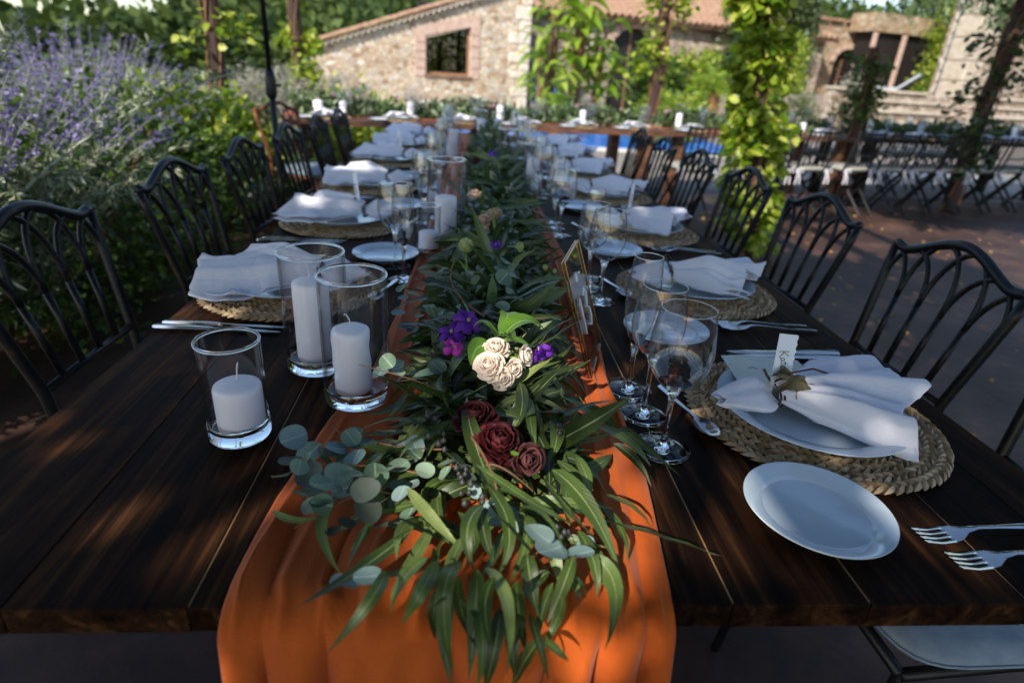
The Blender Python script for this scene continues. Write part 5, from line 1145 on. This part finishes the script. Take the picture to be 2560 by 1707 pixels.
# ================================================================== CHAIRS
def iron_chair(cushion=SHADEDSEAT):
    """front of the seat faces -x; back at x = +.25"""
    root = empty('iron_chair', (0, 0, 0)); xb0, xb1 = .225, .285; hw0, hw1 = .168, .205; zb, zc, za = .575, .845, .900
    def P(u, z):   # u 0..5 across the back
        t = (z-zb)/(zc-zb); hw = hw0+(hw1-hw0)*min(1.0, max(-.9, t)); return Vector((xb0+(xb1-xb0)*t*.8+.01*max(0, t), -hw+2*hw*u/5, z))
    def railz(u): q = (u-2.5)/2.5; q2 = abs(q); return zc+(za-zc)*(.5+.5*cos(pi*min(1, q2*1.12)))**.85+(.010*max(0, (q2-.8)/.2))
    mb = MB()
    for u in (0, 5): 
        pts = [P(u, zc)]+[P(u, z) for z in (.8, .7, zb)]; sgn = -1 if u == 0 else 1
        pts += [Vector((.215, sgn*.165, .47)), Vector((.225, sgn*.175, .25)), Vector((.27, sgn*.19, 0))]
        mb.tube(pts, .0115, 8)
    mb.tube([P(k/6, railz(k/6)) for k in range(31)], .0120, 8); mb.build('back_frame', IRON, root, True)
    MB().tube([P(0, zb), P(5, zb)], .0085, 8).build('cross_bar', IRON, root, True)
    zm = .735
    def arc(u0, u1, zt, n=9): return [P(u0+(u1-u0)*(1-cos(pi/2*k/n)), zm+(zt-zm)*sin(pi/2*k/n)) for k in range(n+1)]
    for i in range(1, 5):
        m_ = MB(); m_.tube([P(i, zb), P(i, .66), P(i, zm)], .0078, 7)
        for s in (-1, 1): m_.tube(arc(i, i+s, railz(i+s)-.004), .0068, 7)
        m_.build('slat', IRON, root, True)
    for u, s in ((0, 1), (5, -1)): MB().tube(arc(u, u+s, railz(u+s)-.004), .0068, 7).build('arch_bar', IRON, root, True)
    mb = MB(); ring = [(-.20, -.19, .445), (-.20, .19, .445), (.21, .17, .445), (.21, -.17, .445), (-.20, -.19, .445)]; mb.tube(ring, .010, 7); mb.build('seat_frame', IRON, root, True)
    for s in (-1, 1): MB().tube([(-.195, s*.185, .445), (-.20, s*.19, .25), (-.23, s*.20, 0)], .010, 8).build('front_leg', IRON, root, True)
    V = []; F = []; n = 32
    prof = [(.0, .004), (.8, .0), (.96, .004), (1, .018), (.97, .032), (.85, .040), (.5, .044), (.0, .045)]
    for q, z in prof:
        for k in range(n):
            a = 2*pi*k/n; c_, s_ = cos(a), sin(a); e = .38; V.append((.205*max(q, .001)*math.copysign(abs(c_)**e, c_), (.20-.008*c_)*max(q, .001)*math.copysign(abs(s_)**e, s_), .452+z))
    for j in range(len(prof)-1):
        for k in range(n): F.append((j*n+k, j*n+(k+1) % n, (j+1)*n+(k+1) % n, (j+1)*n+k))
    cu = mesh_obj('cushion', V, F, cushion, root)
    pv = [( .2055*math.copysign(abs(cos(2*pi*k/n))**.38, cos(2*pi*k/n)), (.2005-.008*cos(2*pi*k/n))*math.copysign(abs(sin(2*pi*k/n))**.38, sin(2*pi*k/n)), .470) for k in range(n+1)]
    MB().tube(pv, .0028, 5).build('piping', cushion, cu, True)
    return root
ic = iron_chair(); ic_used = False
def put_chair(x, y, rz, label, group):
    global ic_used
    o = copy_tree(ic) if ic_used else ic; ic_used = True; o.location = (x, y, 0); o.rotation_euler = (0, 0, rz); tag(o, label, 'chair', group)
for i, y in enumerate((.735, 1.27, 1.86, 2.43, 3.02, 3.6, 4.15)):
    put_chair(.865 if i else .845, y, random.uniform(-.02, .02), f'black iron arched chair on the right of the long table, {ordn[i]} from camera', 'iron chairs on the right side')
for i, y in enumerate((1.24, 1.875, 2.47, 3.08, 3.7, 4.3)):
    put_chair(-.60, y, pi+random.uniform(-.03, .03), f'dark iron arched chair on the left of the long table, {ordn[i]} from camera', 'iron chairs on the left side')

def bistro(cush):
    """folding slat chair, sitter faces +y (towards its table)"""
    root = empty('folding_chair', (0, 0, 0)); w_ = .19
    for s in (-1, 1):
        MB().tube([(s*w_, .20, 0), (s*w_, -.16, .46), (s*w_, -.24, .86)], .015, 6).build('back_post', BLACK, root)
        MB().tube([(s*(w_-.025), -.24, 0), (s*(w_-.025), .20, .45)], .014, 6).build('front_leg', BLACK, root)
    for z, y in ((.84, -.236), (.62, -.192)): MB().tube([(-w_, y, z), (w_, y, z)], .010, 6).build('back_rail', BLACK, root)
    for k in range(5): x = -.127+k*.0635; MB().tube([(x, -.165, .50), (x, -.236, .84)], .0085, 6).build('back_bar', BLACK, root)
    MB().tube([(-w_, .12, .10), (w_, .12, .10)], .008, 6).build('stretcher', BLACK, root)
    MB().box(-.20, .20, -.19, .21, .452, .462).build('seat', BLACK, root)
    V = []; F = []; n = 24; prof = [(.001, .0), (.9, 0), (1, .018), (.9, .04), (.001, .045)]
    for q, z in prof:
        for k in range(n): a = 2*pi*k/n; c_, s_ = cos(a), sin(a); V.append((.205*q*math.copysign(abs(c_)**.4, c_), .205*q*math.copysign(abs(s_)**.4, s_)+.01, .463+z))
    for j in range(4):
        for k in range(n): F.append((j*n+k, j*n+(k+1) % n, (j+1)*n+(k+1) % n, (j+1)*n+k))
    mesh_obj('cushion', V, F, cush, root)
    for s in (-1, 1):
        mb = MB()
        for q in (-1, 1): mb.tube([(s*w_, -.19, .47), (s*w_+q*.035, -.21, .49), (s*w_+q*.05, -.215, .455), (s*w_+q*.015, -.205, .46)], .005, 5); mb.tube([(s*w_, -.195, .468), (s*w_+q*.02, -.215, .40), (s*w_+q*.028, -.215, .34)], [.004, .006, .006], 5)
        mb.build('bow', LINEN, root)
    return root
bc = bistro(CREAM); bu = False
def put_b(s, t, rz, label, group):
    global bu
    o = copy_tree(bc) if bu else bc; bu = True; o.location = ST(s, t); o.rotation_euler = (0, 0, SITE+rz); tag(o, label, 'chair', group)

# ================================================================== CROSS TABLES BEHIND
def far_garland(name, s0, s1, tc, n, label, dark=False):
    root = empty(name, (0, 0, 0), 0, label, 'garland', 'garlands on the cross tables'); s = rng.uniform(s0, s1, n); u = rng.uniform(-1, 1, n); q = ST
    h_ = .13*(1-u*u)*rng.random(n)**.6*(1+.3*np.sin(s*5)); t = tc+u*.15
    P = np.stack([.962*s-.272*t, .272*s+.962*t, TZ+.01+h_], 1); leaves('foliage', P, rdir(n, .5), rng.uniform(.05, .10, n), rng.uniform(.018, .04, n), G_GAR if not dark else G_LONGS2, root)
    m = int((s1-s0)*7)
    for k in range(m):
        a = random.uniform(s0, s1); p = ST(a, tc+random.uniform(-.1, .08), TZ+.11+random.random()*.05); V = []; F = []
        for j in range(7): an = j*2.4; out = Vector((cos(an), sin(an), .3)).normalized(); petal_surf(V, F, p, out, (Vector((0, 0, 1))+out*.8).normalized(), .018, .035, .2, n=2, m=3)
        mesh_obj('blossom', V, F, P_FAR, root)
    return root
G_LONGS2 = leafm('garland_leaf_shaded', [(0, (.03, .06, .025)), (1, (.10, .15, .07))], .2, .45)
W_TOPX = wood('shaded_cross_table_wood', (.006, .003, .002), (.02, .010, .006), (.06, .03, .015), .5, 'x', spec=.1)  # brown table wood darkened: the right table's shade put into its colour
def cross_table(s0, s1, label, seats, far_seats, first, dark=False):
    t0_, t1_ = 5.27, 6.22
    tb = empty('cross_table', (0, 0, 0), SITE, label, 'dining table', 'cross tables')
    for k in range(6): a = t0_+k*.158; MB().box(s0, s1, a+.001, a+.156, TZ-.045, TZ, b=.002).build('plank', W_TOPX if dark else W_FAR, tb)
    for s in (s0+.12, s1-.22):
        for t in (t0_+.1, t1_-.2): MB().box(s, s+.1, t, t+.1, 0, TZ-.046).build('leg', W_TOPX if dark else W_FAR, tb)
    rn = empty('cross_runner', (0, 0, 0), SITE, 'orange runner lying along '+label.split(',')[0], 'table runner', 'runners of the cross tables')
    V = []; F = []; n = 60
    for i in range(n+1):
        for j in range(7): V.append((s0+.02+(s1-s0-.04)*i/n, 5.53+.072*j+.01*sin(i*.7), TZ+.004+.004*sin(j*2+i*.3)))
    for i in range(n):
        for j in range(6): a = i*7+j; F.append((a, a+1, a+8, a+7))
    mesh_obj('cloth', V, F, ORANGE, rn)
    far_garland('table_garland', s0+.1, s1-.1, 5.74, int((s1-s0)*900), 'leafy garland with white blossoms on '+label.split(',')[0], dark)
    nm = label.split(',')[0]
    for i_, s in enumerate(np.arange(s0+.36, s1-.2, .58)):
        pl = ORD2[i_]+' place from the left on '+nm
        p = ST(s, 5.47, TZ+.0005); q = put('mat', MAT, *p, random.random()*6, 'braided placemat, '+pl, 'placemat', 'placemats on '+nm); put('dp', DP, p.x, p.y, TZ+.012, 0, 'white plate, '+pl, 'plate', 'plates on '+nm)
        na = copy_tree(NAPS[random.choice((1, 2))]); na.location = (p.x, p.y, TZ+.024); na.rotation_euler = (0, 0, SITE-pi/2+random.uniform(-.3, .3)); na.scale = (1, 1, 1.0); tag(na, 'folded white napkin, '+pl, 'napkin', 'napkins on '+nm)
        for k, kd in enumerate(('wine', 'water', 'flute')):
            p = ST(s+.12+.075*k, 5.52+.07*k, TZ+.0006); glass(kd, p.x, p.y, {'wine': 'wine glass', 'water': 'water glass', 'flute': 'flute'}[kd]+', '+pl, 'glasses on '+nm)
        p = ST(s-.17, 5.37, TZ+.0008); put('bp', BP, *p, 0, 'side plate, '+pl, 'plate', 'side plates on '+nm)
    nc = 0
    for s in np.arange(s0+.25, s1-.2, .85):
        for k in range(2):
            nc += 1
            h_ = random.uniform(.09, .17); p = ST(s+.13*k+random.uniform(-.04, .04), 5.60+.28*(k % 2), TZ+.006)
            c_ = copy_tree(CAND_FAR[k]); c_.location = p; c_.scale = (1, 1, h_/.12); tag(c_, 'white pillar candle, '+ORD2[min(nc-1, 11)]+' from the left in the garland of '+nm, 'candle', 'candles on '+nm)
            if random.random() < .45: v = copy_tree(VASE_FAR); v.location = (p.x, p.y, TZ+.0015); tag(v, 'glass cylinder round the '+ORD2[min(nc-1, 11)]+' candle from the left on '+nm, 'candle vase', 'vases on '+nm)
CAND_FAR = [candle(.032, .12, 'white pillar candle at the far left of the cross table', (.002, .002)), candle(.030, .12, 'second white candle at the far left of the cross table', (.002, .002))]
VASE_FAR = cylinder_vase('glass_vase', .05, .24, 'glass cylinder at the left end of the cross table')
for k, c_ in enumerate(CAND_FAR): c_.location = ST(.25+.2*k, 5.6, TZ+.006)
VASE_FAR.location = ST(.65, 5.62, TZ+.002)
cross_table(-.05, 3.52, 'the left cross table, behind the far end of the long table', 5, 0, True)
cross_table(3.56, 6.1, 'the middle cross table, behind the iron chairs', 4, 0, False)
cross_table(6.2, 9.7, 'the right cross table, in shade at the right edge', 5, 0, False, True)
for k_, s in enumerate((3.55, 4.45, 4.95, 5.55, 6.05, 6.55, 7.02, 7.5, 7.98, 8.45, 8.92, 9.4)): put_b(s, 4.98 if s > 4 else 4.9, random.uniform(-.12, .12), 'black folding chair, '+ORD2[k_]+' from the left on the near side of the cross tables', 'folding chairs at the cross tables')
for k_, s in enumerate((5.9, 6.4, 6.95, 7.5, 8.05, 8.6, 9.15)): put_b(s, 6.42, pi+random.uniform(-.12, .12), 'black folding chair, '+ORD2[k_]+' from the left on the pool side of the cross tables', 'folding chairs on the pool side')
# orange chair by the left end, brown post
oc = copy_tree(ic); oc.location = (-1.12, 4.45, 0); oc.rotation_euler = (0, 0, pi/2+1.1); tag(oc, 'rust coloured iron chair at the left end of the cross table', 'chair')
RUST = noisy('rusty_iron', (.09, .022, .008), (.22, .055, .014), 14, .6, .2, .003)
for ch in oc.children:
    if ch.type == 'MESH' and not ch.name.startswith('cushion'): ch.data = ch.data.copy(); ch.data.materials[0] = RUST
# umbrella pole
px, py = -1.02, 3.35
um = empty('umbrella_pole', (px, py, 0), 0, 'black umbrella pole with a joint, rising behind the left chairs', 'umbrella pole')
MB().tube([(0, 0, .03), (0, 0, 1.08)], .016, 12).build('lower_tube', BLACK, um, True); MB().tube([(0, 0, 1.1), (0, 0, 2.9)], .013, 12).build('upper_tube', BLACK, um, True)
MB().lathe([(.0005, 1.0), (.020, 1.0), (.027, 1.02), (.027, 1.09), (.020, 1.13), (.0005, 1.13)], 20).build('joint', BLACK, um, True)
MB().tube([(.02, 0, 1.06), (.05, 0, 1.065)], .007, 8).build('knob', BLACK, um, True); MB().lathe([(.0005, 0), (.2, 0), (.2, .03), (.03, .05), (.0005, .05)], 24).build('base', BLACK, um, True)
# broad leaved plants in front of the house corner
def broadplant(s, t, h, n, label, L=.75, W_=.24, stems=5, sp=.35):
    root = empty('banana_plant', ST(s, t, -.01), random.random()*6, label, 'broad leaved plant', 'broad leaved plants by the house')
    for k in range(stems):
        a = random.random()*6.28; r = random.uniform(0, sp*.5); MB().tube([(r*cos(a), r*sin(a), 0), (r*cos(a)*1.2, r*sin(a)*1.2, h*.5), (r*cos(a)*1.6, r*sin(a)*1.6, h*random.uniform(.7, .95))], [.06, .05, .035], 7).build('trunk', TWIG, root)
    for k in range(n):
        a = random.random()*6.28; z = h*random.uniform(.25, 1); r = random.uniform(0, sp); b0 = Vector((r*cos(a), r*sin(a), z)); ln = L*random.uniform(.6, 1.1); o_ = Vector((cos(a), sin(a), 0)); up_ = random.uniform(.1, .9)
        blade('leaf', b0, b0+o_*ln*.45+Vector((0, 0, ln*.35*up_)), b0+o_*ln*.95+Vector((0, 0, ln*(.3*up_-.35))), W_*random.uniform(.7, 1.1), G_BAN, root, random.uniform(-.6, .6), seg=7, fold_=.25, tipq=.55)
broadplant(5.9, 14.2, 2.6, 52, 'tall banana like plant with bright leaves before the house corner'); broadplant(6.7, 14.5, 3.0, 80, 'tallest broad leaved plant between house and doorway'); broadplant(7.5, 14.8, 2.4, 50, 'broad leaved plant just left of the arched doorway'); broadplant(5.3, 13.2, 1.7, 12, 'low broad leaved plant near the blue board', .55, .16, 2, .2)
def palm(s, t, z, n, L, label):
    root = empty('palm', ST(s, t, 0), 0, label, 'palm', None); MB().tube([(0, 0, -.05), (0, 0, z)], [.16, .13], 9).build('trunk', TWIG, root); P, D = [], []
    for k in range(n):
        a = k*2.4; el = random.uniform(-.2, 1.2); b0 = Vector((0, 0, z)); d = Vector((cos(a)*cos(el), sin(a)*cos(el), sin(el))); pts = bez(b0, b0+d*L*.6, b0+d*L+Vector((0, 0, -L*.3)), 12)
        MB().tube(pts[::3], .008, 4).build('frond_stem', G_BANS, root)
        for q in range(2, 13):
            for s_ in (-1, 1):
                P.append(pts[q]); sd = d.cross(Vector((0, 0, 1))).normalized()*s_; D.append(sd*.8+d*.7+Vector((0, 0, -.2)))
    leaves('leaflets', P, D, L*.33, .035, G_BANS, root)
palm(11.3, 15, 1.0, 34, .8, 'spiky palm in front of the tiled wing'); palm(5.5, 12.6, .5, 18, .45, 'small palm near the blue board')
def stblob(name, s, t, z, rad, n, mat, L, W_, label, cat, k=40): c_ = ST(s, t, z); return blob_plant(name, tuple(c_), rad, n, mat, L, W_, label, cat, None, k, .14)
stblob('garden_bush', 10.2, 16.5, .9, (.9, .7, 1.1), 3600, G_HEDGE, .12, .08, 'green bush at the right of the arched doorway', 'bush', 50); stblob('garden_bush', 12.3, 17.5, 1.1, (1.0, .8, 1.0), 3600, G_IVY, .12, .08, 'light green bush against the tiled wing', 'bush', 50)
stblob('garden_bush', 8.6, 13, .35, (.9, .5, .45), 2200, G_IVY, .09, .06, 'low pale green bush behind the middle of the cross tables', 'bush', 40); stblob('garden_bush', 13.8, 15.0, .5, (1.0, .6, .55), 2200, G_HEDGE, .10, .06, 'dark low bush behind the vine pillar', 'bush', 40)
stblob('garden_bush', 16.2, 14.8, .9, (.5, .5, .8), 1800, G_GREY, .10, .05, 'grey feathery bush left of the stone steps', 'bush', 40); stblob('climbing_rose', 15.6, 17, 1.7, (.5, .5, 1.2), 1800, G_IVY, .10, .07, 'yellow green climber before the arched purple doorway', 'climber', 40)
leaves('overhanging_branch', wcloud(1500, 11.0, 14.6, 8.5, 9.4, 2.55, 3.6, 26, .16), rdir(1500, -.3), .16, .05, G_GAR, kind='thing', label='thin leaved branch hanging into the top right of the view', cat='branch')
bb = empty('blue_board', ST(6.55, 16.5, 0), SITE, 'bright blue board on a stand by the house corner', 'board'); MB().box(0, .62, 0, .03, .35, .82, M=Matrix.Rotation(-.15, 4, 'X')).build('panel', BLUE, bb)
for x in (.05, .55): MB().tube([(x, .02, -.25), (x, .02, .4)], .02, 6).build('leg', W_POST, bb)
# fallen leaves on the terrace
nf = 420; P = np.stack([rng.uniform(1.2, 6.5, nf), rng.uniform(1.5, 6.2, nf), np.full(nf, .006)], 1); leaves('fallen_leaves', P, rdir(nf)*np.array([1, 1, .08]), .03, .018, leafm('fallen_leaf', [(0, (.25, .13, .03)), (1, (.5, .32, .08))], .1, .7), label='scattered dry yellow leaves on the terracotta terrace', cat='leaves')
# ------------------------------------------------------------------ leaf roof that shades the table; small gaps let sun flecks through
for x, y, z, r in ((.05, .715, .85, .075), (.06, .79, .87, .04), (.05, .42, .8, .03), (.03, .50, .8, .03), (-.06, .39, .7, .03), (-.16, .78, .80, .05), (.41, .545, .76, .045), (.445, .525, .76, .055), (.475, .50, .76, .05), (.40, .575, .76, .04), (.39, .50, .76, .035), (.12, .42, .76, .05), (-.15, .36, .6, .06), (.19, .38, .62, .05), (-.10, .66, .76, .03), (-.52, 1.06, .76, .05), (-.50, 1.13, .76, .035), (.47, .70, .80, .03), (-.40, 1.8, .8, .06), (-.55, .7, .76, .06),
                   (.03, .74, .85, .04), (-.18, .57, .8, .05), (.13, .46, .8, .04), (.0, .38, .62, .05), (.4, .42, .75, .04), (-.45, 2.4, .8, .10), (.3, .9, .76, .04), (-.3, .47, .75, .04), (.16, .53, .8, .045), (.08, .44, .8, .035), (-.1, .45, .8, .04)): hole(x, y, z, r)
canopy('vine_canopy', -2.65, -.1, -3.6, 2.4, 12300, 'dense leafy vine roof of the pergola above the table', HOLES)
canopy('vine_canopy', -.1, 1.7, -3.4, .9, 4600, 'leafy right half of the pergola roof, added unseen to shade chairs and floor', HOLES)  # added patch that darkens the floor, chairs and table from above
canopy('vine_canopy', -3.7, -2.65, -4.7, -1.6, 3600, 'leaves added unseen at the left rear of the pergola roof for shade', HOLES)  # this and the next patch are added to keep sun off the front floor
canopy('vine_canopy', -2.65, 1.0, -4.8, -3.6, 4200, 'leaves added unseen at the rear end of the pergola roof for shade', HOLES)
canopy('added_shade_leaves', 2.35, 7.6, 2.3, 6.4, 13500, 'unseen leaf layer added to shade the right hand cross table', [])  # leaf layer added out of view, shading the right table and its chairs
print('objects', len(bpy.data.objects), 'tris', sum(len(o.data.polygons) for o in bpy.data.objects if o.type == 'MESH'))
